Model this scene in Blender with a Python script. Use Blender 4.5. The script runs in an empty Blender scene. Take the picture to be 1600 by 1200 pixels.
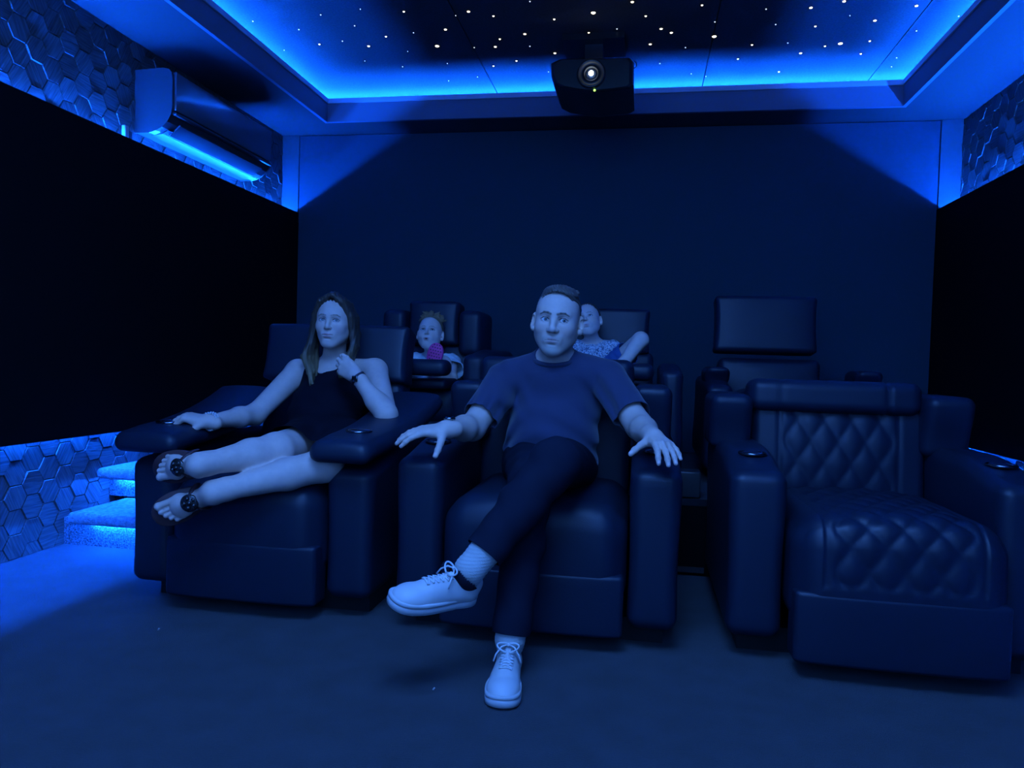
import bpy, math, random
import numpy as np
from mathutils import Vector, Matrix
random.seed(7); RNG = np.random.RandomState(5)
SC = bpy.context.scene; COL = SC.collection

# ------------------------------------------------------------------ camera
F_PX, YAW, PITCH, ROLL, CAM_H = 1155.76, 0.17296, 0.03165, 0.02996, 0.93
def cam_basis():
    cy, sy, cp, sp = math.cos(YAW), math.sin(YAW), math.cos(PITCH), math.sin(PITCH)
    fwd = np.array([-sy*cp, cy*cp, -sp]); r = np.array([cy, sy, 0.0]); u = np.cross(r, fwd)
    cr, sr = math.cos(ROLL), math.sin(ROLL)
    return cr*r+sr*u, -sr*r+cr*u, fwd
CR, CU, CF = cam_basis()
def at(px, py, y):
    """point of the room seen at (px, py) of the 1600x1200 frame, on the plane at depth y"""
    d = CF+CR*(px-800)/F_PX-CU*(py-600)/F_PX
    t = y/d[1]; return np.array([d[0]*t, y, CAM_H+d[2]*t])
def atz(px, py, z):
    d = CF+CR*(px-800)/F_PX-CU*(py-600)/F_PX
    t = (z-CAM_H)/d[2]; return np.array([d[0]*t, d[1]*t, z])
cam = bpy.data.objects.new('camera', bpy.data.cameras.new('camera')); COL.objects.link(cam)
M = Matrix(((CR[0], CU[0], -CF[0], 0), (CR[1], CU[1], -CF[1], 0), (CR[2], CU[2], -CF[2], CAM_H), (0, 0, 0, 1)))
cam.matrix_world = M
cam.data.sensor_fit = 'HORIZONTAL'; cam.data.sensor_width = 36; cam.data.lens = 36*F_PX/1600
cam.data.clip_start = .02
SC.camera = cam
# ------------------------------------------------------------------ world, exposure
w = bpy.data.worlds.new('world'); SC.world = w; w.use_nodes = True
w.node_tree.nodes['Background'].inputs[0].default_value = (0.0, 0.0005, 0.004, 1)
w.node_tree.nodes['Background'].inputs[1].default_value = 1.0
SC.view_settings.view_transform = 'Standard'; SC.view_settings.look = 'None'
SC.view_settings.exposure = 0.0; SC.view_settings.gamma = 1.0; SC.view_settings.use_curve_mapping = False
LED = (0.003, 0.092, 1.0)          # colour of every blue LED tape
K_COVE, K_WALL, K_LOW, K_STEP = 1750.0, 1300.0, 1150.0, 420.0
SCREEN = (0.075, 0.275, 1.0); K_SCREEN = 3.2; K_FILL = 20.0

# ------------------------------------------------------------------ materials
def principled(name, color, rough=.6, metal=0, spec=.5, bump=None, bscale=80, bdist=.002, tint=False, mottled=0, mscale=6, sheen=0, coat=0):
    m = bpy.data.materials.new(name); m.use_nodes = True; nt = m.node_tree; b = nt.nodes['Principled BSDF']
    b.inputs['Base Color'].default_value = (*color, 1); b.inputs['Roughness'].default_value = rough
    b.inputs['Metallic'].default_value = metal; b.inputs['Specular IOR Level'].default_value = spec
    if sheen: b.inputs['Sheen Weight'].default_value = sheen
    if coat: b.inputs['Coat Weight'].default_value = coat; b.inputs['Coat Roughness'].default_value = .15
    tc = nt.nodes.new('ShaderNodeTexCoord'); src = None
    if tint:
        a = nt.nodes.new('ShaderNodeAttribute'); a.attribute_name = 'tint'; src = a.outputs['Color']
    if mottled:
        n = nt.nodes.new('ShaderNodeTexNoise'); n.inputs['Scale'].default_value = mscale; n.inputs['Detail'].default_value = 6
        nt.links.new(tc.outputs['Object'], n.inputs['Vector'])
        r = nt.nodes.new('ShaderNodeMapRange'); r.inputs[1].default_value = .3; r.inputs[2].default_value = .7
        r.inputs[3].default_value = 1-mottled; r.inputs[4].default_value = 1+mottled
        nt.links.new(n.outputs[0], r.inputs[0])
        mx = nt.nodes.new('ShaderNodeVectorMath'); mx.operation = 'SCALE'
        if src: nt.links.new(src, mx.inputs[0])
        else: mx.inputs[0].default_value = color
        nt.links.new(r.outputs[0], mx.inputs['Scale']); src = mx.outputs[0]
    if src: nt.links.new(src, b.inputs['Base Color'])
    if bump:
        n = nt.nodes.new('ShaderNodeTexNoise'); n.inputs['Scale'].default_value = bscale; n.inputs['Detail'].default_value = 8
        nt.links.new(tc.outputs['Object'], n.inputs['Vector'])
        bp = nt.nodes.new('ShaderNodeBump'); bp.inputs['Strength'].default_value = bump; bp.inputs['Distance'].default_value = bdist
        nt.links.new(n.outputs[0], bp.inputs['Height']); nt.links.new(bp.outputs[0], b.inputs['Normal'])
    return m
def emission(name, color, k, base=(.8, .8, .8)):
    m = bpy.data.materials.new(name); m.use_nodes = True; b = m.node_tree.nodes['Principled BSDF']
    b.inputs['Base Color'].default_value = (*base, 1)
    b.inputs['Emission Color'].default_value = (*color, 1); b.inputs['Emission Strength'].default_value = k
    return m
MT = {}
MT['leather'] = principled('black_leather', (.007, .015, .034), .46, spec=.42, bump=.35, bscale=260, bdist=.0012)
MT['leather_soft'] = principled('black_leather_worn', (.035, .037, .04), .42, spec=.5, bump=.5, bscale=30, bdist=.004)
MT['plastic_black'] = principled('black_plastic', (.015, .016, .018), .35)
MT['chrome'] = principled('dark_chrome', (.35, .36, .38), .15, metal=1)
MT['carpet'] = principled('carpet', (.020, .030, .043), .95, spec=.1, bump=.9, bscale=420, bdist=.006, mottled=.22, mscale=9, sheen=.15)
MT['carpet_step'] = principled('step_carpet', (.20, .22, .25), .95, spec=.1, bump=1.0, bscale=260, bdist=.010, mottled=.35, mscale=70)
MT['fabric_black'] = principled('black_acoustic_fabric', (.006, .006, .007), .95, spec=.05)
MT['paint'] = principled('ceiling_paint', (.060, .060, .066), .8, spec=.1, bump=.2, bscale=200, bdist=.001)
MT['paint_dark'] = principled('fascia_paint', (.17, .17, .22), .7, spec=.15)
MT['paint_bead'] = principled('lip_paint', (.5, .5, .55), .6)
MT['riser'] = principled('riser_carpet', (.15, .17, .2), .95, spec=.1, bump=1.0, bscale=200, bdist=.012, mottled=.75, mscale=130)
MT['ac'] = principled('white_plastic', (.045, .045, .05), .28, spec=.5)
MT['ac_gloss'] = principled('glossy_plastic', (.10, .11, .13), .10, spec=.6, coat=.5)
MT['led'] = emission('led_cove', LED, K_COVE); MT['led_wall'] = emission('led_wall', LED, K_WALL)
MT['led_low'] = emission('led_low', LED, K_LOW); MT['led_step'] = emission('led_step', LED, K_STEP)
MT['screen'] = emission('screen_light', SCREEN, K_SCREEN); MT['fill_light'] = emission('fill_light', SCREEN, K_FILL)  # second material glows on the added, unseen overhead panel
MT['star'] = emission('star_fibre', (1.0, .86, .62), 3.2); MT['star_s'] = emission('star_fibre_small', (.85, .92, 1.0), 1.1)
MT['lens_glow'] = emission('projector_lens_glow', (.85, .95, 1.0), 14.0); MT['led_green'] = emission('green_indicator', (.35, .9, .08), 2.5)
MT['glass'] = principled('lens_glass', (.05, .07, .10), .05, spec=.8, coat=1)
MT['skin'] = principled('skin', (.6, .45, .38), .55, spec=.3, tint=True, bump=.15, bscale=300, bdist=.0008, mottled=.06, mscale=40)
MT['hair_brown'] = principled('brown_hair', (.085, .06, .04), .45, spec=.4, tint=True, bump=.5, bscale=60, bdist=.003)
MT['cotton_navy'] = principled('navy_cotton', (.038, .045, .088), .85, spec=.15, bump=.3, bscale=500, bdist=.0006, sheen=.2)
MT['denim'] = principled('dark_trousers', (.009, .012, .024), .85, spec=.1, bump=.35, bscale=350, bdist=.0008)
MT['black_cloth'] = principled('black_cloth', (.005, .006, .012), .85, spec=.1, bump=.2, bscale=200, bdist=.001)
MT['shoe'] = principled('white_leather', (.56, .55, .54), .5, bump=.08, bscale=150, bdist=.001)
MT['rubber'] = principled('white_rubber', (.50, .50, .50), .6, bump=.15, bscale=250, bdist=.0006)
MT['lace'] = principled('white_lace', (.62, .63, .64), .8, bump=.3, bscale=900, bdist=.0005)
MT['sock'] = principled('grey_sock', (.42, .43, .42), .9, bump=.6, bscale=380, bdist=.0015, sheen=.2)
MT['liner'] = principled('navy_lining', (.02, .02, .05), .8)
MT['sandal'] = principled('brown_sandal', (.085, .035, .035), .55)
MT['ornament'] = principled('dark_ornament', (.02, .018, .018), .25, spec=.7)
MT['steel'] = principled('watch_steel', (.7, .72, .75), .2, metal=1)
MT['bead'] = principled('bracelet_bead', (.6, .6, .62), .35)
MT['strap'] = principled('watch_strap', (.03, .03, .05), .5)
MT['eye_white'] = principled('eye_white', (.55, .55, .55), .3); MT['iris'] = principled('iris', (.10, .13, .15), .3); MT['pupil'] = principled('pupil', (.01, .01, .01), .15)
MT['tee_white'] = principled('pale_cotton', (.70, .78, .80), .85, bump=.3, bscale=90, bdist=.003)
MT['shorts'] = principled('blue_shorts', (.045, .13, .36), .85, bump=.3, bscale=60, bdist=.003)
MT['pink'] = principled('pink_sole', (.75, .06, .30), .6)
MT['fluff'] = principled('white_lint', (.7, .7, .7), .9)

def hex_material():
    m = principled('hex_tile', (.23, .235, .25), .5, spec=.3); nt = m.node_tree; b = nt.nodes['Principled BSDF']
    a = nt.nodes.new('ShaderNodeAttribute'); a.attribute_name = 'grain'
    mp = nt.nodes.new('ShaderNodeVectorMath'); mp.operation = 'MULTIPLY'; mp.inputs[1].default_value = (9, 130, 9)
    nt.links.new(a.outputs['Vector'], mp.inputs[0])
    n = nt.nodes.new('ShaderNodeTexNoise'); n.inputs['Scale'].default_value = 1; n.inputs['Detail'].default_value = 5
    nt.links.new(mp.outputs[0], n.inputs['Vector'])
    r = nt.nodes.new('ShaderNodeMapRange'); r.inputs[1].default_value = .35; r.inputs[2].default_value = .65; r.inputs[3].default_value = .055; r.inputs[4].default_value = .12
    nt.links.new(n.outputs[0], r.inputs[0])
    c = nt.nodes.new('ShaderNodeCombineColor')
    for i in range(3): nt.links.new(r.outputs[0], c.inputs[i])
    nt.links.new(c.outputs[0], b.inputs['Base Color'])
    bp = nt.nodes.new('ShaderNodeBump'); bp.inputs['Strength'].default_value = .6; bp.inputs['Distance'].default_value = .002
    nt.links.new(n.outputs[0], bp.inputs['Height']); nt.links.new(bp.outputs[0], b.inputs['Normal'])
    return m
MT['hex'] = hex_material()

def perforated(name, color, rough=.9, scale=60, depth=.0015, s2=.1):
    """woven / perforated acoustic cloth: fine staggered dots as relief"""
    m = principled(name, color, rough, spec=s2); nt = m.node_tree; b = nt.nodes['Principled BSDF']
    tc = nt.nodes.new('ShaderNodeTexCoord')
    v = nt.nodes.new('ShaderNodeTexVoronoi'); v.inputs['Scale'].default_value = scale; v.inputs['Randomness'].default_value = 0.0
    mp = nt.nodes.new('ShaderNodeMapping'); mp.inputs['Rotation'].default_value = (0, .785, 0)
    nt.links.new(tc.outputs['Object'], mp.inputs['Vector']); nt.links.new(mp.outputs[0], v.inputs['Vector'])
    bp = nt.nodes.new('ShaderNodeBump'); bp.inputs['Strength'].default_value = .5; bp.inputs['Distance'].default_value = depth
    nt.links.new(v.outputs['Distance'], bp.inputs['Height']); nt.links.new(bp.outputs[0], b.inputs['Normal'])
    return m
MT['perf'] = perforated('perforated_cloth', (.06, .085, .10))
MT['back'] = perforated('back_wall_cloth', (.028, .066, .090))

def star_ceiling():
    m = principled('star_panel', (.068, .068, .072), .9, spec=.05, bump=.5, bscale=240, bdist=.002, mottled=.15, mscale=90)
    return m
MT['starpanel'] = star_ceiling()

# ------------------------------------------------------------------ mesh helpers
def put(o, name=None, label=None, cat=None, group=None, kind=None, parent=None):
    if name: o.name = name
    if label: o['label'] = label
    if cat: o['category'] = cat
    if group: o['group'] = group
    if kind: o['kind'] = kind
    if parent is not None: o.parent = parent
    return o
def mesh_obj(name, V, Fs, mat, parent=None, smooth=True, mats=None, fmat=None, **kw):
    me = bpy.data.meshes.new(name); me.from_pydata([tuple(map(float, v)) for v in V], [], Fs)
    if smooth: me.polygons.foreach_set('use_smooth', [True]*len(me.polygons))
    for mm in (mats or [mat]): me.materials.append(mm)
    if fmat is not None: me.polygons.foreach_set('material_index', fmat)
    me.update()
    o = bpy.data.objects.new(name, me); COL.objects.link(o)
    if parent is not None:
        o.parent = parent; o.matrix_parent_inverse = Matrix.Translation(-Vector(parent.location))
    return put(o, **kw)
def empty(name, loc, label, cat, group=None):
    o = bpy.data.objects.new(name, None); COL.objects.link(o); o.location = loc; o.empty_display_size = .1
    return put(o, None, label, cat, group)
class MB:
    def __init__(s): s.V = []; s.F = []
    def add(s, V, F):
        n = len(s.V); s.V += [tuple(v) for v in V]; s.F += [tuple(i+n for i in f) for f in F]; return s
    def box(s, a, b):
        (x0, y0, z0), (x1, y1, z1) = a, b
        return s.add([(x0,y0,z0),(x1,y0,z0),(x1,y1,z0),(x0,y1,z0),(x0,y0,z1),(x1,y0,z1),(x1,y1,z1),(x0,y1,z1)],
                     [(0,3,2,1),(4,5,6,7),(0,1,5,4),(1,2,6,5),(2,3,7,6),(3,0,4,7)])
    def prism(s, poly, axis, a, b):
        """poly of 2d points; extruded along axis from a to b"""
        n = len(poly)
        def P(u, v, t): return {'x': (t, u, v), 'y': (u, t, v), 'z': (u, v, t)}[axis]
        V = [P(u, v, a) for u, v in poly]+[P(u, v, b) for u, v in poly]
        return s.add(V, [tuple(range(n))[::-1], tuple(range(n, 2*n))]+[(i, (i+1) % n, n+(i+1) % n, n+i) for i in range(n)])
    def obj(s, name, mat, parent=None, smooth=False, **kw): return mesh_obj(name, s.V, s.F, mat, parent, smooth, **kw)
def rbox(a, b, r, res=.03, warp=None, rot=None, pivot=None):
    """box a..b with rounded edges r, subdivided at about res; warp(P array, normalised uvw) -> P"""
    a = np.array(a, float); b = np.array(b, float); c = (a+b)/2; h = (b-a)/2
    r = min(r, h.min()*.98); idx = {}; V = []; Fc = []
    def ticks(hh):
        n = max(2, int(round(2*(hh-r)/res))); m = max(3, int(math.ceil(r*1.57/min(res, r*.8))))
        inner = np.linspace(-(hh-r), hh-r, n+1)
        edge = r*np.tan(np.linspace(0, math.pi/4, m+1)[1:])
        return np.concatenate([-(hh-r)-edge[::-1], inner, (hh-r)+edge])
    T = [ticks(h[i]) for i in range(3)]
    for ax in range(3):
        u, v = [(1, 2), (2, 0), (0, 1)][ax]
        for sg in (-1, 1):
            nu, nv = len(T[u]), len(T[v]); base = np.zeros((nu, nv), int)
            for i in range(nu):
                for j in range(nv):
                    p = np.zeros(3); p[ax] = sg*h[ax]; p[u] = T[u][i]; p[v] = T[v][j]
                    key = tuple(np.round(p, 6))
                    if key not in idx: idx[key] = len(V); V.append(p)
                    base[i, j] = idx[key]
            for i in range(nu-1):
                for j in range(nv-1):
                    q = (base[i, j], base[i+1, j], base[i+1, j+1], base[i, j+1])
                    Fc.append(tuple(int(k) for k in (q if sg > 0 else q[::-1])))
    V = np.array(V); uvw = V/h
    inner = np.clip(V, -(h-r), h-r); d = V-inner; n = np.linalg.norm(d, axis=1, keepdims=True)
    N = d/np.maximum(n, 1e-9); P = inner+N*r+c
    if warp is not None: P = warp(P, uvw, N)
    if rot is not None:
        pv = np.array(pivot if pivot is not None else c); P = (P-pv)@np.array(rot).T+pv
    return P, Fc
def rotx(a): c, s = math.cos(a), math.sin(a); return np.array([[1, 0, 0], [0, c, -s], [0, s, c]])
def roty(a): c, s = math.cos(a), math.sin(a); return np.array([[c, 0, s], [0, 1, 0], [-s, 0, c]])
def rotz(a): c, s = math.cos(a), math.sin(a); return np.array([[c, -s, 0], [s, c, 0], [0, 0, 1]])
def rb(name, a, b, r, mat, parent=None, **kw):
    res = kw.pop('res', .03); warp = kw.pop('warp', None); rot = kw.pop('rot', None); piv = kw.pop('pivot', None)
    P, Fc = rbox(a, b, r, res, warp, rot, piv); return mesh_obj(name, P, Fc, mat, parent, **kw)
def tube(path, rad, seg=10, closed=False, flat=1.0):
    P = np.array(path, float); n = len(P); rad = np.broadcast_to(rad, (n,)); V = []; Fc = []
    up = np.array([0, 0, 1.0])
    for i in range(n):
        if closed: t = P[(i+1) % n]-P[i-1]
        else: t = P[min(i+1, n-1)]-P[max(i-1, 0)]
        t = t/(np.linalg.norm(t)+1e-12)
        if i == 0:
            a = np.cross(t, up) if abs(t[2]) < .9 else np.cross(t, [1, 0, 0])
        else: a = a-t*(a@t)
        a = a/(np.linalg.norm(a)+1e-12); b = np.cross(t, a)
        for k in range(seg):
            q = 2*math.pi*k/seg; V.append(P[i]+rad[i]*(math.cos(q)*a+flat*math.sin(q)*b))
    m = n if closed else n-1
    for i in range(m):
        for k in range(seg):
            j = (i+1) % n; Fc.append((i*seg+k, i*seg+(k+1) % seg, j*seg+(k+1) % seg, j*seg+k))
    if not closed: Fc += [tuple(range(seg))[::-1], tuple((n-1)*seg+k for k in range(seg))]
    return V, Fc
def lathe(profile, seg=24, o=(0, 0, 0), R=np.eye(3)):
    V = []; Fc = []; n = len(profile)
    for r, z in profile:
        for k in range(seg):
            q = 2*math.pi*k/seg; V.append(np.array(o)+R@np.array([r*math.cos(q), r*math.sin(q), z]))
    for i in range(n-1):
        for k in range(seg): Fc.append((i*seg+k, i*seg+(k+1) % seg, (i+1)*seg+(k+1) % seg, (i+1)*seg+k))
    Fc += [tuple(range(seg))[::-1], tuple((n-1)*seg+k for k in range(seg))]
    return V, Fc
def sphere(c, r, seg=12, rings=8):
    V = [(c[0], c[1], c[2]-r)]; Fc = []
    for i in range(1, rings):
        a = -math.pi/2+math.pi*i/rings
        for k in range(seg):
            q = 2*math.pi*k/seg; V.append((c[0]+r*math.cos(a)*math.cos(q), c[1]+r*math.cos(a)*math.sin(q), c[2]+r*math.sin(a)))
    V.append((c[0], c[1], c[2]+r)); L = len(V)-1
    for k in range(seg):
        Fc.append((0, 1+(k+1) % seg, 1+k)); Fc.append((L, L-seg+k, L-seg+(k+1) % seg))
    for i in range(rings-2):
        for k in range(seg): a = 1+i*seg; Fc.append((a+k, a+(k+1) % seg, a+seg+(k+1) % seg, a+seg+k))
    return V, Fc
# ------------------------------------------------------------------ smooth-union field -> one continuous surface
class Field:
    def __init__(s): s.ops = []; s.mods = []
    def cap(s, a, b, ra, rb_, k=.01, op='u'): s.ops.append(('c', np.array(a, float), np.array(b, float), ra, rb_, k, op)); return s
    def ell(s, c, r, R=None, k=.01, op='u'): s.ops.append(('e', np.array(c, float), np.array(r, float), np.eye(3) if R is None else np.array(R), 0, k, op)); return s
    def sph(s, c, r, k=.01, op='u'): return s.ell(c, (r, r, r), None, k, op)
    def chain(s, pts, rad, k=.01, op='u'):
        for i in range(len(pts)-1): s.cap(pts[i], pts[i+1], rad[i], rad[i+1], k, op)
        return s
    def clip(s, p, n, k=.004): s.ops.append(('p', np.array(p, float), np.array(n, float)/np.linalg.norm(n), 0, 0, k, 'i')); return s   # keeps the side n points away from
    def bounds(s):
        lo = np.full(3, 1e9); hi = -lo
        for t, a, b, ra, rb_, k, op in s.ops:
            if op != 'u': continue
            if t == 'c': m = max(ra, rb_); l, h = np.minimum(a, b)-m, np.maximum(a, b)+m
            else: m = b.max(); l, h = a-m, a+m
            lo = np.minimum(lo, l); hi = np.maximum(hi, h)
        return lo-.012, hi+.012
    def build(s, h, lo=None, hi=None):
        L, H = s.bounds()
        lo = L if lo is None else np.maximum(L, lo); hi = H if hi is None else np.minimum(H, hi)
        n = np.maximum(((hi-lo)/h).astype(int)+2, 3)
        ax = [lo[i]+h*np.arange(n[i]) for i in range(3)]
        D = np.full(n, .25, np.float32)
        for t, a, b, ra, rb_, k, op in s.ops:
            mg = k+3*h
            if t == 'p': l0, h0 = lo, ax
            if t == 'c': m = max(ra, rb_); l, hh = np.minimum(a, b)-m-mg, np.maximum(a, b)+m+mg
            elif t == 'e': m = b.max(); l, hh = a-m-mg, a+m+mg
            else: l, hh = lo-1, hi+1
            i0 = np.clip(np.floor((l-lo)/h).astype(int), 0, n); i1 = np.clip(np.ceil((hh-lo)/h).astype(int)+1, 0, n)
            if (i1 <= i0).any(): continue
            X = ax[0][i0[0]:i1[0]][:, None, None]-0; Y = ax[1][i0[1]:i1[1]][None, :, None]; Z = ax[2][i0[2]:i1[2]][None, None, :]
            if t == 'c':
                ba = b-a; L2 = ba@ba+1e-12
                px, py, pz = X-a[0], Y-a[1], Z-a[2]
                tt = np.clip((px*ba[0]+py*ba[1]+pz*ba[2])/L2, 0, 1)
                d = np.sqrt((px-tt*ba[0])**2+(py-tt*ba[1])**2+(pz-tt*ba[2])**2)-(ra+(rb_-ra)*tt)
            elif t == 'e':
                px, py, pz = X-a[0], Y-a[1], Z-a[2]; R = ra
                q = [(px*R[0, i]+py*R[1, i]+pz*R[2, i]) for i in range(3)]
                k0 = np.sqrt(sum((q[i]/b[i])**2 for i in range(3))); k1 = np.sqrt(sum((q[i]/b[i]**2)**2 for i in range(3)))+1e-9
                d = k0*(k0-1)/k1
            else: d = (X-a[0])*b[0]+(Y-a[1])*b[1]+(Z-a[2])*b[2]
            sl = D[i0[0]:i1[0], i0[1]:i1[1], i0[2]:i1[2]]
            if op == 'u':
                hh_ = np.maximum(k-np.abs(sl-d), 0)/k; sl[...] = np.minimum(sl, d)-hh_*hh_*k*.25
            else:
                e = -d if op == 's' else d
                hh_ = np.maximum(k-np.abs(sl-e), 0)/k; sl[...] = np.maximum(sl, e)+hh_*hh_*k*.25
        if s.mods:
            ii = np.where(np.abs(D) < .05); P = [ax[j][ii[j]] for j in range(3)]
            for f in s.mods: D[ii] += f(*P).astype(np.float32)
        return nets(D, lo, h)
    def obj(s, name, mat, h, parent=None, lo=None, hi=None, blocks=None, tint=None, **kw):
        if blocks:
            V = []; Fc = []; n = 0
            for hh, l, u in blocks:
                v, f = s.build(hh, l, u)
                V.append(v); Fc.append(f+n); n += len(v)
            V = np.concatenate(V); Fc = np.concatenate(Fc)
        else: V, Fc = s.build(h, lo, hi)
        me = bpy.data.meshes.new(name); me.vertices.add(len(V)); me.vertices.foreach_set('co', V.astype(np.float32).ravel())
        me.loops.add(4*len(Fc)); me.loops.foreach_set('vertex_index', Fc.astype(np.int32).ravel())
        me.polygons.add(len(Fc)); me.polygons.foreach_set('loop_start', np.arange(0, 4*len(Fc), 4, dtype=np.int32))
        me.polygons.foreach_set('loop_total', np.full(len(Fc), 4, np.int32))
        me.polygons.foreach_set('use_smooth', np.ones(len(Fc), bool))
        me.materials.append(mat); me.update(calc_edges=True); me.validate()
        if tint is not None and len(me.vertices) == len(V):
            c = np.ones((len(V), 4), np.float32); c[:, :3] = tint(V)
            at_ = me.color_attributes.new('tint', 'FLOAT_COLOR', 'POINT'); at_.data.foreach_set('color', c.ravel())
        o = bpy.data.objects.new(name, me); COL.objects.link(o)
        if parent is not None: o.parent = parent; o.matrix_parent_inverse = Matrix.Translation(-Vector(parent.location))
        return put(o, **kw)
def nets(D, lo, h):
    S = D < 0; nx, ny, nz = D.shape
    cnt = np.zeros((nx-1, ny-1, nz-1), np.int8)
    for i in (0, 1):
        for j in (0, 1):
            for k in (0, 1): cnt += S[i:nx-1+i, j:ny-1+j, k:nz-1+k]
    act = np.argwhere((cnt > 0) & (cnt < 8))
    ids = np.full(cnt.shape, -1, np.int64); ids[act[:, 0], act[:, 1], act[:, 2]] = np.arange(len(act))
    off = np.array([(i, j, k) for i in (0, 1) for j in (0, 1) for k in (0, 1)])
    val = np.stack([D[act[:, 0]+o[0], act[:, 1]+o[1], act[:, 2]+o[2]] for o in off], 1)
    pos = np.zeros((len(act), 3)); num = np.zeros(len(act))
    for a in range(8):
        for b in range(a+1, 8):
            if np.abs(off[a]-off[b]).sum() != 1: continue
            m = (val[:, a] < 0) != (val[:, b] < 0); va, vb = val[m, a], val[m, b]
            t = (va/(va-vb))[:, None]; pos[m] += off[a]+(off[b]-off[a])*t; num[m] += 1
    V = lo+h*(act+pos/np.maximum(num, 1)[:, None])
    Q = []
    for ax in range(3):
        sa = [slice(None)]*3; sb = [slice(None)]*3; sa[ax] = slice(0, -1); sb[ax] = slice(1, None)
        A = S[tuple(sa)]; B = S[tuple(sb)]; e = np.argwhere(A != B); u, v = (ax+1) % 3, (ax+2) % 3
        ok = (e[:, u] > 0) & (e[:, v] > 0) & (e[:, u] < D.shape[u]-1) & (e[:, v] < D.shape[v]-1); e = e[ok]
        ins = A[e[:, 0], e[:, 1], e[:, 2]]
        du = np.zeros(3, int); du[u] = 1; dv = np.zeros(3, int); dv[v] = 1
        c = [e-du-dv, e-dv, e, e-du]; q = np.stack([ids[k[:, 0], k[:, 1], k[:, 2]] for k in c], 1)
        q[~ins] = q[~ins][:, ::-1]; Q.append(q)
    Q = np.concatenate(Q); return V, Q[(Q >= 0).all(1)]

# ================================================================== THE ROOM
XL, XR, YB, YF = -2.669, 1.951, 5.154, -.80
ZS, ZLIP, ZC = 2.534, 2.685, 2.745
TX0, TX1, TY0, TY1 = -2.194, 1.498, -.30, 4.844
REC = .15
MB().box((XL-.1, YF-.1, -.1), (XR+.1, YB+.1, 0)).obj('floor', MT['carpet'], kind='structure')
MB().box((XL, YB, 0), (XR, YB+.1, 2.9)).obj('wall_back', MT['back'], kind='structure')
MB().box((XL, YF-.1, 0), (XR, YF, 2.9)).obj('wall_front', MT['fabric_black'], kind='structure')

def hexwall(name, xw, s, y0, y1):
    """wall plane at xw, room on the s side; relief of hexagon tiles in the two bands the black panel leaves free"""
    V = []; Fc = []; G = []
    def quad(P, g):
        n = len(V); V.extend(P); G.extend(g); return n
    b0, b1 = sorted((xw, xw-s*.03))
    m = MB().box((b0, YF, 0), (b1, YB, 2.9)); V += m.V; Fc += m.F; G += [(0, 0, 0)]*8
    Rr = .062; hh = Rr*math.sqrt(3)/2; rr = random.Random(3)
    for zlo, zhi in ((0, .72), (1.80, ZS)):
        c = 0; y = y0
        while y < y1+Rr:
            z = zlo+(hh if c % 2 else 0)
            while z < zhi+hh:
                ang = rr.choice([0, math.pi/3, -math.pi/3])+rr.uniform(-.1, .1); ox, oy = rr.uniform(0, 50), rr.uniform(0, 50)
                ty, tz = rr.uniform(-.05, .05), rr.uniform(-.05, .05); d0 = rr.uniform(.005, .010)
                ring = lambda k: [(y+k*Rr*math.cos(q*math.pi/3), z+k*Rr*math.sin(q*math.pi/3)) for q in range(6)]
                n = len(V)
                for k, dd in ((.985, 0), (.94, 1)):
                    for yy, zz in ring(k):
                        zz = min(max(zz, zlo+.001), zhi-.001); yy = min(max(yy, y0), y1-.001)
                        dep = (d0+(yy-y)*ty+(zz-z)*tz) if dd else .0008
                        V.append((xw+s*dep, yy, zz))
                        u, v = yy-y, zz-z; G.append((u*math.cos(ang)+v*math.sin(ang)+ox, -u*math.sin(ang)+v*math.cos(ang)+oy, ox))
                for q in range(6):
                    f = (n+q, n+(q+1) % 6, n+6+(q+1) % 6, n+6+q); Fc.append(f if s > 0 else f[::-1])
                f = tuple(n+6+q for q in range(6)); Fc.append(f if s > 0 else f[::-1])
                z += 2*hh
            y += 1.5*Rr; c += 1
    o = mesh_obj(name, V, Fc, MT['hex'], smooth=False, kind='structure')
    a = o.data.attributes.new('grain', 'FLOAT_VECTOR', 'POINT'); a.data.foreach_set('vector', np.array(G, np.float32).ravel())
    return o
hexwall('wall_left', XL, 1, 1.2, YB-.034)
hexwall('wall_right', XR, -1, 1.8, YB-.034)

def side_panel(s, xw, label):
    o = MB(); x1, x2, x3 = xw+s*.017, xw+s*.105, xw+s*.135
    for a, b in (((x1, YF+.02, .602), (x2, YB-.001, 1.913)), ((x2, YF+.02, .520), (x3, YB-.001, 1.972))):
        o.box((min(a[0], b[0]), a[1], a[2]), (max(a[0], b[0]), b[1], b[2]))
    t = o.obj('acoustic_panel', MT['fabric_black'], label=label, cat='wall panel')
    return t
side_panel(1, XL, 'long black fabric panel on the left wall with blue light along its edges')
side_panel(-1, XR, 'long black fabric panel on the right wall beyond the empty quilted recliner')
def led(a, b, m, label):
    return MB().box(a, b).obj('led_strip', MT[m], label=label, cat='LED strip')
led((XL+.018, YF+.05, 1.915), (XL+.030, YB-.05, 1.919), 'led_wall', 'blue LED strip behind the top edge of the left black wall panel')
led((XR-.030, YF+.05, 1.915), (XR-.018, YB-.05, 1.919), 'led_wall', 'blue LED strip behind the top edge of the right black wall panel')
led((XL+.018, YF+.05, .596), (XL+.030, YB-.15, .600), 'led_low', 'blue LED strip under the bottom edge of the left black wall panel')
led((XR-.030, YF+.05, .596), (XR-.018, YB-.15, .600), 'led_low', 'blue LED strip under the bottom edge of the right black wall panel')
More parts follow.
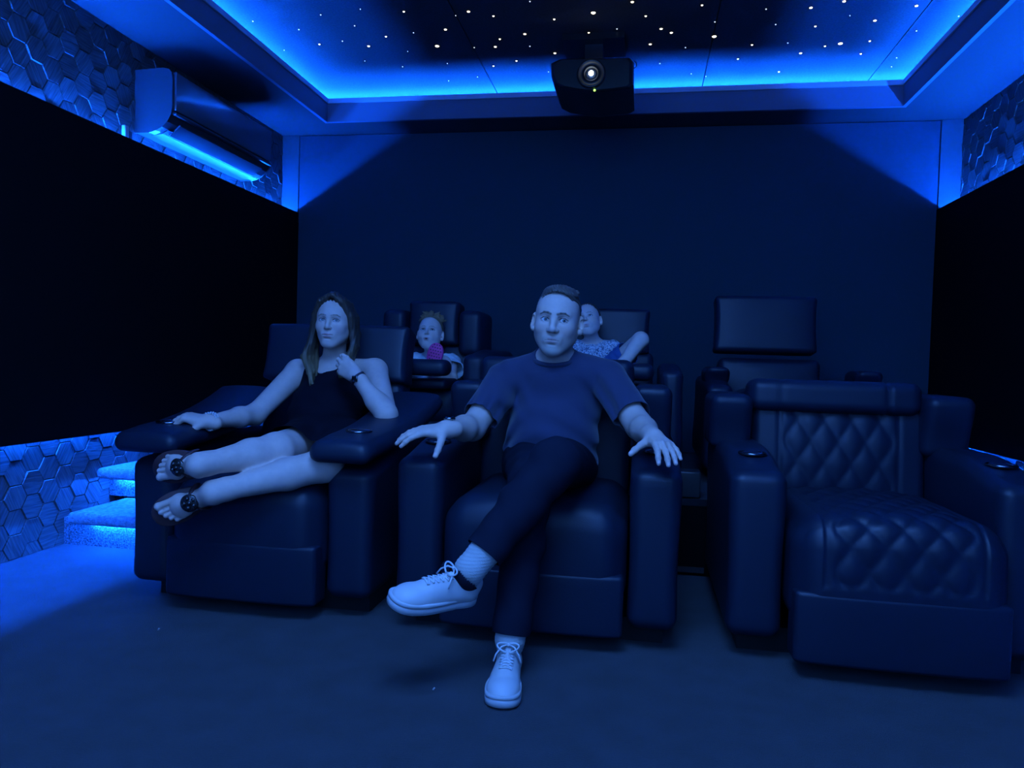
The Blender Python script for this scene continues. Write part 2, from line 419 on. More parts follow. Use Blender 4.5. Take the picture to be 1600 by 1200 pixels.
# corner pilasters of perforated cloth, back wall cloth panel
MB().box((XL+.001, YB-.032, 1.90), (XL+.135, YB-.001, ZS)).obj('trim_1', MT['perf'], kind='structure')
MB().box((XR-.135, YB-.032, 1.90), (XR-.001, YB-.001, ZS)).obj('trim_2', MT['perf'], kind='structure')
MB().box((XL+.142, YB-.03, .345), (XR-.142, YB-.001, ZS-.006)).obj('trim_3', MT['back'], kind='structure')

# ---- soffit ring, fascia and cove
sof = MB()
for a, b in (((XL, TY0), (TX0, YB)), ((TX1, TY0), (XR, YB)), ((TX0, TY1), (TX1, YB)), ((XL, YF), (XR, TY0))):
    sof.box((a[0], a[1], ZS), (b[0], b[1], ZS+.03))
sof.obj('trim_4', MT['paint'], kind='structure')
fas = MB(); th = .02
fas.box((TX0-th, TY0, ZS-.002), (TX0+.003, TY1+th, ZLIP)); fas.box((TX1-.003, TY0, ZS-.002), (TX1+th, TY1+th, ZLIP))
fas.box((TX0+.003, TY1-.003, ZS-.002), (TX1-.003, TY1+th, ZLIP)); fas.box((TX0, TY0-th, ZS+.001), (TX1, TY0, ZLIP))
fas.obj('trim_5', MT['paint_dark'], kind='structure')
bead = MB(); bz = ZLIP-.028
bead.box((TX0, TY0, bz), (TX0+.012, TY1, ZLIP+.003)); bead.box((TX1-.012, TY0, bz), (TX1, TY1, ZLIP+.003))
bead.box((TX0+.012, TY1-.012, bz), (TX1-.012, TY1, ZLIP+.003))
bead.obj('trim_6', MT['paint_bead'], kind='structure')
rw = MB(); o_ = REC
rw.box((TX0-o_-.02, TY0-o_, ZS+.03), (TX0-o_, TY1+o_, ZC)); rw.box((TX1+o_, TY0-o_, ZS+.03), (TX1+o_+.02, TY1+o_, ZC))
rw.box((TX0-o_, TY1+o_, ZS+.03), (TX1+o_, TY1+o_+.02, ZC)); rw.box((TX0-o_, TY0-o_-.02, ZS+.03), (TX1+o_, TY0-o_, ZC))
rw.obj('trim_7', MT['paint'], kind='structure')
ce = MB(); xs = [TX0-o_-.02, -1.033, .322, 1.33, TX1+o_+.02]
for i in range(4): ce.box((xs[i]+(.003 if i else 0), TY0-o_-.02, ZC), (xs[i+1]-(.003 if i < 3 else 0), TY1+o_+.02, ZC+.05))
ce.box((xs[0], TY0-o_-.02, ZC+.051), (xs[-1], TY1+o_+.02, ZC+.09))
ce.obj('ceiling', MT['starpanel'], kind='structure')
zl = ZLIP-.028
led((TX0-o_, TY0, zl), (TX0-o_+.006, TY1+o_-.02, zl+.012), 'led', 'bright blue LED strip in the left cove of the star ceiling')
led((TX1+o_-.006, TY0, zl), (TX1+o_, TY1+o_-.02, zl+.012), 'led', 'bright blue LED strip in the right cove of the star ceiling')
led((TX0-o_+.02, TY1+o_-.006, zl), (TX1+o_-.02, TY1+o_, zl+.012), 'led', 'bright blue LED strip in the rear cove behind the projector')

# ---- fibre stars
STARS = '''501,23,1 563,14,0 467,46,1 554,40,1 631,18,2 603,57,2 535,64,1 499,69,2 576,72,3 646,51,1 637,80,0 570,95,0 629,104,1 683,72,4
696,46,3 712,24,0 732,18,3 771,25,2 828,2,1 820,53,3 781,61,2 774,73,3 741,74,1 828,72,1 699,99,1 771,103,2 807,95,2 701,126,1 746,120,1
866,30,2 927,20,4 920,51,2 964,45,1 892,68,2 867,83,3 962,74,2 988,3,3 857,112,1 444,78,0 395,33,1 1097,8,2 1197,14,1 1009,25,2 1117,34,1
1212,38,1 1033,45,3 1049,51,3 1116,57,4 1016,69,3 1071,74,1 1175,70,2 1231,67,1 1153,92,2 1031,99,1 1080,115,1 1217,112,2 1267,12,3
1319,2,3 1328,24,0 1367,32,3 1274,41,2 1251,83,3 1289,72,2 1313,68,4 1359,64,2 1345,84,2 1432,9,3 1432,48,1 1498,25,1 1401,90,1 1393,104,1 1103,119,0'''
sm = {}
for it in STARS.split():
    px, py, k = map(int, it.split(',')); p = atz(px, py, ZC)
    if k not in sm:
        r = (.0028, .0039, .0056, .0080, .0122)[k]
        V, Fc = lathe([(r*.3, -.004), (r*.8, -.003), (r, 0)], 12)
        o = mesh_obj('star_light', V, Fc, MT['star'] if k >= 2 else MT['star_s']); sm[k] = o
    else: o = sm[k].copy(); COL.objects.link(o)
    o.location = (p[0], p[1], ZC)
    put(o, None, 'tiny glowing fibre optic star in the dark ceiling', 'star light', 'fibre optic stars in the ceiling')

# ---- raised platform and the two lit steps on the left
PZ = .34
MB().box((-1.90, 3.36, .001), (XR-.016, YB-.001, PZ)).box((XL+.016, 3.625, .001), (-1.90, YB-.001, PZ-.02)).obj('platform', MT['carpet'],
    label='raised carpeted platform under the rear row of recliners', cat='platform')
MB().box((-1.90, 3.350, .001), (XR-.02, 3.359, PZ-.03)).obj('kick_board', MT['fabric_black'], bpy.data.objects['platform'])
def step(y, z0, z1, xa, lab, yb):
    st = empty('stair_step', (-2.2, y, z0), lab, 'step')
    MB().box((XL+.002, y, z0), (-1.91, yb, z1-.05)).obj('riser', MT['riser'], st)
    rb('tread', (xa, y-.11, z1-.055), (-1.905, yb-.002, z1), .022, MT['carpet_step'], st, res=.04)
    s_ = MB().box((xa+.05, y-.022, z1-.064), (-1.92, y-.006, z1-.058)).obj('light_tape', MT['led_step'], st); s_['label'] = 'blue light tape under the tread'
step(3.06, 0, .178, -2.56, 'lower carpeted step on the left lit from under its tread', 3.355)
step(3.357, .18, .335, -2.655, 'upper carpeted step on the left lit from under its tread', 3.62)

# ---- projector
pr = empty('projector', tuple(at(925, 120, 4.25)), 'dark projector with glowing lens hanging under the star ceiling', 'projector')
yp = 4.05
out = [at(x, y, yp) for x, y in ((860, 99), (874, 92), (985, 90), (990, 96), (990, 133), (985, 137), (958, 141), (930, 144), (905, 142), (878, 137), (866, 131), (861, 120))]
b_ = MB(); n = len(out); cx, cz = np.mean([p[0] for p in out]), np.mean([p[2] for p in out]); rings = []
for k, (yy, sc) in enumerate(((yp-.012, .90), (yp-.004, .97), (yp+.012, 1.0), (yp+.40, 1.0), (yp+.42, .95))):
    rings += [(cx+(p[0]-cx)*sc, yy, cz+(p[2]-cz)*sc) for p in out]
Fp = [tuple(range(n)), tuple(range(4*n, 5*n))[::-1]]+[(k*n+i, (k+1)*n+i, (k+1)*n+(i+1) % n, k*n+(i+1) % n) for k in range(4) for i in range(n)]
mesh_obj('housing', rings, Fp, MT['plastic_black'], pr, smooth=False)
lc = at(924, 117, yp-.012); Rl = rotx(math.pi/2)
V, Fc = lathe([(.076, 0), (.076, .02), (.068, .028), (.062, .012), (.045, .008), (.042, .02), (.036, .022), (.034, .004)], 40, lc, Rl); lr = mesh_obj('lens_ring', V, Fc, MT['plastic_black'], pr)
V, Fc = lathe([(.034, .002), (.030, .012), (.020, .018), (.001, .020)], 32, lc, Rl); mesh_obj('lens', V, Fc, MT['glass'], pr)
V, Fc = sphere(lc+np.array([0, -.024, 0]), .0135, 20, 14); mesh_obj('lens_glow', V, Fc, MT['lens_glow'], pr)['label'] = 'bright white light in the lens'
V, Fc = sphere(at(929, 141, yp-.014), .0065, 12, 8); mesh_obj('indicator', V, Fc, MT['led_green'], pr)['label'] = 'small green indicator light'
V, Fc = tube([at(988, 96, yp+.05)+np.array([.004+.02*math.sin(t), 0, -.018+.02*math.cos(t)]) for t in np.linspace(0, 3.1, 10)], .0025); mesh_obj('cable', V, Fc, MT['plastic_black'], pr)
MB().box((cx-.05, yp+.15, cz+.06), (cx+.05, yp+.25, ZC-.001)).box((cx-.17, yp+.08, ZC-.035), (cx+.17, yp+.34, ZC-.001)).obj('ceiling_mount', MT['plastic_black'], pr)
lp = bpy.data.objects.new('lens_light', bpy.data.lights.new('lens_light', 'POINT')); COL.objects.link(lp)
lp.data.energy = .05; lp.data.color = (.7, .85, 1); lp.data.shadow_soft_size = .012; lp.location = tuple(lc+np.array([0, -.06, 0]))
lp.parent = pr; lp.matrix_parent_inverse = Matrix.Translation(-Vector(pr.location))

# ---- air conditioner
ay0, ay1 = 3.51, 4.55
ac = empty('air_conditioner', (XL, (ay0+ay1)/2, 2.06), 'white split air conditioner high on the left wall', 'air conditioner')
prof = [(XL+.001, 2.066), (XL+.001, 2.385), (-2.50, 2.392), (-2.47, 2.385), (-2.452, 2.365), (-2.447, 2.33), (-2.447, 2.19), (-2.455, 2.155), (-2.475, 2.12), (-2.505, 2.093), (-2.54, 2.076), (-2.58, 2.066)]
MB().prism(prof, 'y', ay0+.014, ay1-.014).obj('body', MT['ac'], ac)
for yy in (ay0, ay1-.012):
    c_ = np.mean(prof, 0); big = [(min(max(XL+.001, c_[0]+(p[0]-c_[0])*1.02), 9), c_[1]+(p[1]-c_[1])*1.02) for p in prof]
    MB().prism(big, 'y', yy, yy+.012).obj('end_cap', MT['ac'], ac)
rb('front_panel', (-2.452, ay0+.016, 2.178), (-2.434, ay1-.016, 2.378), .006, MT['ac_gloss'], ac, res=.1)
rb('trim_strip', (-2.456, ay0+.016, 2.155), (-2.432, ay1-.016, 2.170), .005, MT['ac'], ac, res=.1)
an = math.radians(38)
rb('louver', (-2.535, ay0+.09, 2.094), (-2.450, ay1-.09, 2.104), .004, MT['ac'], ac, res=.1, rot=roty(-an))
MB().prism([(-2.60, 2.062), (-2.60, 2.0665), (-2.54, 2.0765), (-2.505, 2.0925), (-2.50, 2.088), (-2.535, 2.070)], 'y', ay0+.05, ay1-.05).obj('outlet', MT['ac'], ac)
# ---- small lit wall bracket
br = empty('wall_socket', (XL+.01, 3.44, 2.03), 'tiny bright socket plate on the left wall below the air conditioner', 'socket')
rb('plate', (XL+.012, 3.405, 2.008), (XL+.034, 3.435, 2.072), .004, MT['rubber'], br, res=.02)
MB().box((XL+.012, 3.437, 2.005), (XL+.022, 3.475, 2.055)).obj('back_box', MT['plastic_black'], br)

# ---- screen in front of the audience (behind the camera): its picture lights the room
scr = empty('projection_screen', (-.3, YF+.05, .9), 'lit projection screen on the front wall facing the seats', 'screen')
MB().box((-1.85, YF+.03, .75), (1.25, YF+.06, 2.45)).obj('frame', MT['plastic_black'], scr)
MB().box((-1.80, YF+.061, .80), (1.20, YF+.064, 2.40)).obj('picture', MT['screen'], scr)

# ---- unseen fill panel added overhead so the seats get light from above
cp = empty('fill_panel', (-.30, .75, ZC), 'unseen soft blue fill panel added under the ceiling before the seats', 'added fill light')
MB().box((-1.0, .05, ZC-.030), (.40, 1.45, ZC-.001)).obj('frame', MT['plastic_black'], cp)
MB().box((-.97, .08, ZC-.034), (.37, 1.42, ZC-.031)).obj('fill_face', MT['fill_light'], cp)

# ================================================================== RECLINERS
LE = MT['leather']
def quilt(w, h, amp, keep):
    def f(u, v):
        a = u/w+v/h; b = u/w-v/h
        return amp*((np.sqrt(np.abs(np.sin(math.pi*a)*np.sin(math.pi*b)))-.8)*keep(u, v)-.7*np.exp(-((np.abs(u)-.215)/.006)**2))
    return f
def smooth01(x): x = np.clip(x, 0, 1); return x*x*(3-2*x)
def cup(parent, x, y, z):
    V, Fc = lathe([(.046, -.002), (.048, .004), (.044, .007), (.039, .004), (.037, -.001)], 28, (x, y, z)); c = mesh_obj('cup_holder_ring', V, Fc, MT['chrome'], parent)
    V, Fc = lathe([(.037, .0015), (.02, .0012), (.001, .0012)], 24, (x, y, z)); mesh_obj('cup_well', V, Fc, MT['plastic_black'], parent)
def arm(parent, x0, x1, y0, y1, z0, ztop, drop=.05, cupy=None, res=.03, name='armrest'):
    def wp(P, uvw, N):
        t = smooth01((.38-(P[:, 1]-y0))/.38); hi = smooth01((P[:, 2]-(ztop-.2))/.2)
        P[:, 2] -= drop*t*hi
        P[:, 0] += np.sign(uvw[:, 0])*.004*np.sin(P[:, 2]*9+y0)*(1-np.abs(uvw[:, 2])**4)
        return P
    o = rb(name, (x0, y0, z0), (x1, y1, ztop), .042, LE, parent, res=res, warp=wp)
    if cupy:
        t = smooth01((.38-(cupy-y0))/.38); cup(o, (x0+x1)/2+.005, cupy, ztop-drop*float(t)+.001)
    return o
def recliner(label, arms, yf, ztop, z0=0, seat=None, blocks=None, back=None, head=None, quilted=False, base=True, group=None, drop=.05, cupy=.22, res=.03):
    (a0, a1), (a2, a3) = arms
    t = empty('recliner', ((a0+a3)/2, yf+.45, z0), label, 'recliner', group)
    arm(t, a0, a1, yf, yf+.86, z0+.075, ztop, drop, yf+cupy if cupy else None, res)
    arm(t, a2, a3, yf, yf+.86, z0+.075, ztop, drop, yf+cupy if cupy else None, res)
    if blocks:
        for (b0, b1, by0, by1, bz) in blocks:
            def wp(P, uvw, N, by0=by0, bz=bz):
                lo = 1-smooth01((P[:, 2]-(ztop-.02))/(bz-ztop+.02)); fr = (uvw[:, 1] < 0)
                P[:, 1] += np.where(fr, .05*lo, 0); return P
            rb('wing', (b0, by0, ztop-.04), (b1, by1, bz), .038, LE, t, res=res, warp=wp)
    s0, s1, sy, sz0, sz1 = seat
    kz = quilt(.098, .15, .011, lambda u, v: smooth01((.205-np.abs(u))/.02)) if quilted else None
    cxs = (s0+s1)/2
    def seatw(P, uvw, N):
        P[:, 2] += .030*(1-uvw[:, 0]**2)*smooth01(uvw[:, 2])*(1-.3*uvw[:, 1])
        P[:, 1] -= .016*(1-uvw[:, 0]**4)*smooth01(-uvw[:, 1])*(1-np.clip(uvw[:, 2], -1, 1)**2*.6)
        if kz is not None:
            # arc length over the front edge of the cushion
            s = np.where(N[:, 2] > .7, P[:, 1]-sy, -(sz1-P[:, 2])) ; m = (N[:, 2] > .15)|(N[:, 1] < -.3)
            s = P[:, 1]-sy-(sz1-P[:, 2])
            k = kz(P[:, 0]-cxs, s)*smooth01((s+.205)/.02)*m
            nn = N*k[:, None]; nn[:, 0] = 0; P += nn
        return P
    rb('seat', (s0, sy, sz0), (s1, sy+.68, sz1), min(.085, (sz1-sz0)*.46), LE, t, res=.0085 if quilted else res, warp=seatw)
    def fw(P, uvw, N):
        P[:, 1] -= .016*(1-uvw[:, 0]**4)*(uvw[:, 1] < 0); return P
    rb('footrest', (s0+.006, sy-.002, z0+.055), (s1-.006, sy+.10, max(sz1-.205, sz0+.03)), .014, LE, t, res=res, warp=fw)
    bx0, bx1, by, bz0, bz1, tilt = back
    kb = quilt(.098, .165, .009, lambda u, v: smooth01((.205-np.abs(u))/.012)) if quilted else None
    def backw(P, uvw, N):
        P[:, 1] -= .022*(1-uvw[:, 0]**2)*(1-uvw[:, 2]**2)*(N[:, 1] < 0)
        if kb is not None: P += N*(kb(P[:, 0]-(bx0+bx1)/2, P[:, 2])*(N[:, 1] < -.9))[:, None]
        return P
    rb('backrest', (bx0, by, bz0), (bx1, by+.13, bz1), .035, LE, t, res=.0085 if quilted else res, warp=backw, rot=rotx(-tilt), pivot=(0, by, bz0))
    if head:
        h0, h1, hy, hz0, hz1, hd, ht = head
        def hw(P, uvw, N):
            P[:, 1] -= .012*(1-uvw[:, 0]**4)*(N[:, 1] < 0)
            if hz1-hz0 > .2: P[:, 0] += np.sign(uvw[:, 0])*.010*(np.abs(uvw[:, 2])**3)*(np.abs(uvw[:, 0]) > .5)
            if quilted:
                for q in (-.62, .60): P -= N*(.006*np.exp(-((uvw[:, 0]-q)/.018)**2))[:, None]
            return P
        rb('headrest', (h0, hy, hz0), (h1, hy+hd, hz1), min(.04 if hz1-hz0 < .2 else .026, (hz1-hz0)*.42, hd*.48), LE, t, res=.012 if quilted else res, warp=hw, rot=rotx(-ht))
    if base: MB().box((a0+.05, yf+.12, z0+.001), (a3-.04, yf+.80, z0+.08)).obj('plinth', MT['plastic_black'], t)
    return t
FR = 'black leather recliners of the front row'; BR = 'black leather recliners of the rear row'
# empty quilted recliner on the right
r3 = recliner('empty black leather recliner with diamond quilted seat and back, front row right', ((.29, .462), (1.065, 1.235)), 2.40, .655,
    seat=(.468, 1.075, 2.30, .13, .475), blocks=((.262, .418, 2.86, 3.20, .83), (1.03, 1.20, 2.90, 3.24, .845)),
    back=(.43, 1.06, 2.965, .40, .80, .08), head=(.41, 1.035, 2.955, .765, .888, .15, .05), quilted=True, group=FR)
# middle recliner under the man
r2 = recliner('black leather recliner under the man in the navy shirt, front row middle', ((-.805, -.645), (-.022, .14)), 2.38, .645,
    seat=(-.64, -.027, 2.35, .13, .46), blocks=((-.755, -.61, 2.86, 3.20, .845), (-.03, .12, 2.86, 3.20, .85)),
    back=(-.66, -.035, 2.98, .40, .82, .10), head=(-.67, -.03, 3.02, .78, .945, .15, .05), group=FR)
# reclined seat under the woman
r1 = recliner('black leather recliner under the woman in the black dress, front row left', ((-1.835, -1.67), (-1.075, -.905)), 2.42, .585,
    seat=(-1.665, -1.08, 2.38, .13, .47), back=(-1.69, -1.045, 3.02, .42, .98, .36), head=(-1.705, -1.035, 3.15, .80, 1.06, .14, .22), group=FR, cupy=None)
for x0, x1, sgn in ((-1.865, -1.60, -1), (-1.105, -.865, 1)):
    def padw(P, uvw, N, sgn=sgn, x0=x0, x1=x1):
        t = np.clip((P[:, 1]-2.33)/.78, 0, 1)
        P[:, 2] += .14*t**2.2-.012*(1-smooth01(t*5)); P[:, 0] += sgn*(-.02+.05*t)*((uvw[:, 0]*sgn) > 0)
        P[:, 2] += .012*(1-uvw[:, 0]**2)*(uvw[:, 2] > 0)
        return P
    pd = rb('armrest_pad', (x0, 2.33, .575), (x1, 3.10, .645), .034, LE, r1, warp=padw)
    cup(pd, (x0+x1)/2, 2.50, .66)
# rear row
b1 = recliner('black leather recliner under the boy with the pink soled shoe, rear row left', ((-1.64, -1.51), (-.885, -.765)), 3.58, .985, PZ,
    seat=(-1.505, -.89, 3.62, .58, .80), back=(-1.50, -.89, 4.02, .74, 1.02, .12), head=(-1.305, -1.02, 4.02, 1.00, 1.245, .14, .12), group=BR, cupy=None, drop=.03, res=.04)
for x0, x1 in ((-1.45, -1.315), (-1.01, -.875)): rb('wing', (x0, 3.98, .95), (x1, 4.30, 1.20), .04, LE, b1, res=.04)
rb('leg_rest', (-1.46, 3.36, .845), (-.905, 3.50, .925), .035, LE, b1, res=.04); rb('leg_rest_flap', (-1.44, 3.46, .78), (-.93, 3.72, .83), .02, LE, b1, res=.05)
b2 = recliner('black leather recliner under the boy in the patterned shirt, rear row middle', ((-.70, -.575), (.085, .195)), 3.50, .94, PZ,
    seat=(-.57, .08, 3.60, .58, .80), back=(-.56, .06, 4.05, .74, 1.00, .12), head=(-.52, .03, 4.08, .98, 1.225, .14, .12), group=BR, cupy=None, drop=.03, res=.04)
rb('leg_rest', (-.56, 3.36, .855), (.055, 3.50, .935), .035, LE, b2, res=.04); rb('leg_rest_flap', (-.54, 3.46, .79), (.03, 3.72, .84), .02, LE, b2, res=.05)
b3 = recliner('empty black leather recliner with tall square headrest, rear row right', ((.315, .445), (1.02, 1.15)), 3.72, .875, PZ, blocks=((.318, .445, 3.86, 4.16, .930), (1.05, 1.185, 3.90, 4.16, .930)),
    seat=(.45, 1.015, 3.84, .58, .80), back=(.41, .935, 4.12, .74, .985, .10),
    head=(.385, .90, 4.12, 1.005, 1.31, .13, .14), group=BR, cupy=None, drop=.03, res=.04)
# dark box and metal strip on the floor behind, between the middle and right recliner
bxp = empty('storage_box', (.225, 3.30, .34), 'small dark blue box standing on the platform edge between two recliners', 'box')
rb('box', (.10, 3.352, .345), (.275, 3.45, .462), .008, MT['ac'], bxp, res=.05)
MB().box((.10, 3.332, .018), (.30, 3.348, .040)).obj('metal_strip', MT['ac'], label='short pale strip on the platform front near the floor', cat='strip')
for px, py in ((248, 985), (678, 1078)):
    p = atz(px, py, .002); V, Fc = tube([p+np.array([-.003, 0, 0]), p+np.array([0, .004, .004]), p+np.array([.002, -.003, .007])], .0022, 6)
    mesh_obj('lint', V, Fc, MT['fluff'], label='white fluff speck on the carpet below the '+('woman with sandals' if px < 400 else 'crossed white sneaker'), cat='lint')

# ================================================================== PEOPLE
def nrm(v): v = np.array(v, float); return v/np.linalg.norm(v)
def frame(fwd, up):
    """columns: side, forward, up"""
    f = nrm(fwd); u = np.array(up, float); u = nrm(u-f*(u@f)); return np.stack([np.cross(f, u), f, u], 1)
class Paint:
    def __init__(s, base): s.base = np.array(base); s.items = []
    def blob(s, c, r, col, a=1, soft=.5, R=None): s.items.append(('b', np.array(c), np.array(r), np.array(col), a, soft, R)); return s
    def line(s, p, q, r, col, a=1, soft=.6): s.items.append(('l', np.array(p), np.array(q), np.array(col), a, soft, r)); return s
    def __call__(s, V):
        C = np.tile(s.base, (len(V), 1))
        for t, p, q, col, a, soft, x in s.items:
            if t == 'b':
                d = V-p
                if x is not None: d = d@x
                g = np.sqrt(((d/q)**2).sum(1))
            else:
                x, Rm = x if isinstance(x, tuple) else (x, None); W = V-p; ba = q-p
                if Rm is not None: W = (W@Rm)*np.array([1, .28, 1]); ba = (ba@Rm)*np.array([1, .28, 1])
                tt = np.clip(W@ba/(ba@ba+1e-12), 0, 1); g = np.linalg.norm(W-tt[:, None]*ba, axis=1)/x
            wgt = (a*(1-smooth01((g-(1-soft))/(2*soft))))[:, None]; C = C*(1-wgt)+col*wgt
        return C
def make_head(F, P, o, R, s, kid=0, female=0, beard=0, brow=(.10, .07, .05), lip=(.52, .22, .2), mouth_open=0, gaze=(0, -1, 0), neck=True):
    """face looks along local -y, local x is the viewer's right, z=0 at the eyes"""
    o = np.array(o); T = lambda x, y, z: o+R@(np.array([x, y, z])*s); r = lambda *a: np.array(a)*s
    jw = 1-.10*female-.06*kid; fz = 1.0
    F.ell(T(0, .012, .030), r(.0755, .096, .088), R, .02*s)
    F.ell(T(0, -.030, .012), r(.064, .062, .080), R, .03*s)
    F.ell(T(0, -.028, -.058), r(.054*jw, .052, .052), R, .03*s)
    F.sph(T(0, -.066, -.098+.008*kid), .0195*s*(1+.1*beard), .022*s)
    F.ell(T(0, -.022, -.036), r(.0665*(1-.03*female), .056, .050), R, .03*s)
    for sx in (-1, 1):
        F.cap(T(sx*.047*jw, -.006, -.056), T(sx*.018, -.058, -.098), .021*s, .017*s, .030*s)
        F.sph(T(sx*.040, -.056, -.026), (.024+.004*kid)*s, .02*s)
        F.cap(T(sx*.010, -.083, .021), T(sx*.042, -.070, .021), .0085*s*(1-.25*female-.3*kid), .007*s, .014*s)
    for sx in (-1, 1):
        F.ell(T(sx*.0315, -.094, .001), r(.0185, .015, .0115), R, .012*s, 's')
    for sx in (-1, 1):
        F.sph(T(sx*.0315, -.0725, 0), .0148*s, .004*s)
        F.ell(T(sx*.0315, -.0895, .0000), r(.0140, .0125, .0064), R, .002*s, 's')
    n_ = 1-.18*female-.25*kid
    F.cap(T(0, -.084, .010), T(0, -.1045-.002*beard, -.030+.006*kid), .0078*s*n_, .0098*s*n_, .012*s)
    F.sph(T(0, -.104, -.033+.006*kid), .0118*s*n_, .008*s)
    for sx in (-1, 1):
        F.ell(T(sx*.0125*n_, -.094, -.036+.006*kid), r(.0085, .0105, .0075)*n_, R, .006*s)
    for sx in (-1, 1): F.sph(T(sx*.0065*n_, -.103, -.0435+.006*kid), .0034*s, .003*s, 's')
    # mouth
    zm = -.066+.004*kid; mw = .024*(1-.12*kid); cz_ = .0032*female-.0005*beard
    F.ell(T(0, -.080, zm), r(.031, .0135, .020), R, .016*s)
    for sx in (-1, 1): F.cap(T(sx*.004, -.0925+.002*beard, zm+.0040), T(sx*(mw-.003), -.083, zm+.001+cz_), .0045*(1-.2*beard)*s, .0022*s, .007*s)
    F.ell(T(0, -.0900+.0025*beard, zm-.0062), r(.0165, .0062, .0052), R, .008*s)
    for sx in (-1, 1): F.cap(T(0, -.0990, zm-.0005-.002*mouth_open), T(sx*mw, -.0870, zm-.0015+cz_), (.0011+.003*mouth_open)*s, .0006*s, .003*s, 's')
    if mouth_open: F.ell(T(0, -.10, zm-.002), r(.009, .012, .0048), R, .002*s, 's')
    F.ell(T(0, -.092, zm-.017), r(.014, .006, .003), R, .006*s, 's')
    # ears
    for sx in (-1, 1):
        Re = R@rotz(sx*.52)@rotx(-.15); F.ell(T(sx*.0815, .008, -.010), r(.0080, .0195, .0335), Re, .006*s)
        F.sph(T(sx*.0765, -.002, -.036), .008*s, .008*s)
        F.ell(T(sx*.0865, -.001, -.006), r(.0055, .0095, .0185), Re, .003*s, 's')
    # skin colouring, plus shade painted into the nostrils and mouth line
    def B(x, y, z, rx, ry, rz, c, a=1, soft=.5): P.blob(T(x, y, z), r(rx, ry, rz), c, a, soft, R)
    for sx in (-1, 1):
        bk = .92-.35*kid
        for (xa, za), (xb, zb), w_ in (((.0115, .0190+.001*female), (.022, .0228), .0042-.0012*female), ((.022, .0228), (.036, .0235), .0036-.001*female), ((.036, .0235), (.049, .0165), .0024)):
            P.line(T(sx*xa, -.088, za), T(sx*xb, -.084, zb), (w_*s*(1-.2*kid), R), brow, bk)
        for (xa, za), (xb, zb), w_ in (((.0175, .0010), (.024, .0062), .0021), ((.024, .0062), (.037, .0068), .0027), ((.037, .0068), (.0475, .0012), .0024)):
            P.line(T(sx*xa, -.088, za), T(sx*xb, -.084, zb), (w_*s, R), (.025, .018, .018), .92)
        P.line(T(sx*.0195, -.086, -.0050), T(sx*.0445, -.080, -.0040), (.0017*s, R), (.08, .05, .05), .7)
        P.line(T(sx*.017, -.086, .010), T(sx*.046, -.080, .0105), (.0032*s, R), (.40, .26, .22), .45)
        B(sx*.042, -.07, -.032, .022, .03, .018, (.66, .36, .32), .22, .8)
        B(sx*.0065*n_, -.1025, -.0425+.006*kid, .0035, .004, .0028, (.08, .03, .03), .8)
    B(0, -.090, zm+.0035, .022, .014, .0038, lip, .7); B(0, -.090, zm-.0066, .018, .014, .0048, lip, .7)
    P.line(T(-mw, -.087, zm-.0018+cz_), T(0, -.094, zm-.0008), (.0015*s, R), (.09, .04, .04), .9); P.line(T(mw, -.087, zm-.0018+cz_), T(0, -.094, zm-.0008), (.0015*s, R), (.09, .04, .04), .9)
    if mouth_open: B(0, -.096, zm-.002, .008, .010, .0042, (.06, .02, .02), .95, .3)
    eyes = []
    for sx in (-1, 1):
        c = np.array([sx*.0315, -.0725, 0]); g = nrm(gaze); Rg = frame(np.cross([0, 0, 1.], g), g)   # third column = gaze
        V = []; Fc = []; fm = []; prof = [0, .10, .22, .34, .46, .52, .7, 1.0, 1.6, 2.2, 3.14159]; sg = 20; rad = .0130*s
        for a in prof:
            for k in range(sg):
                q = 2*math.pi*k/sg; V.append(T(*c)+R@(Rg@np.array([math.sin(a)*math.cos(q), math.sin(a)*math.sin(q), math.cos(a)]))*rad)
        for i in range(len(prof)-1):
            for k in range(sg): Fc.append((i*sg+k, i*sg+(k+1) % sg, (i+1)*sg+(k+1) % sg, (i+1)*sg+k)); fm.append(2 if prof[i+1] <= .23 else 1 if prof[i+1] <= .53 else 0)
        eyes.append((V, Fc, fm))
    return T, r, eyes
def add_eyes(eyes, parent):
    for V, Fc, fm in eyes: mesh_obj('eye', V, Fc, None, parent, mats=[MT['eye_white'], MT['iris'], MT['pupil']], fmat=fm)
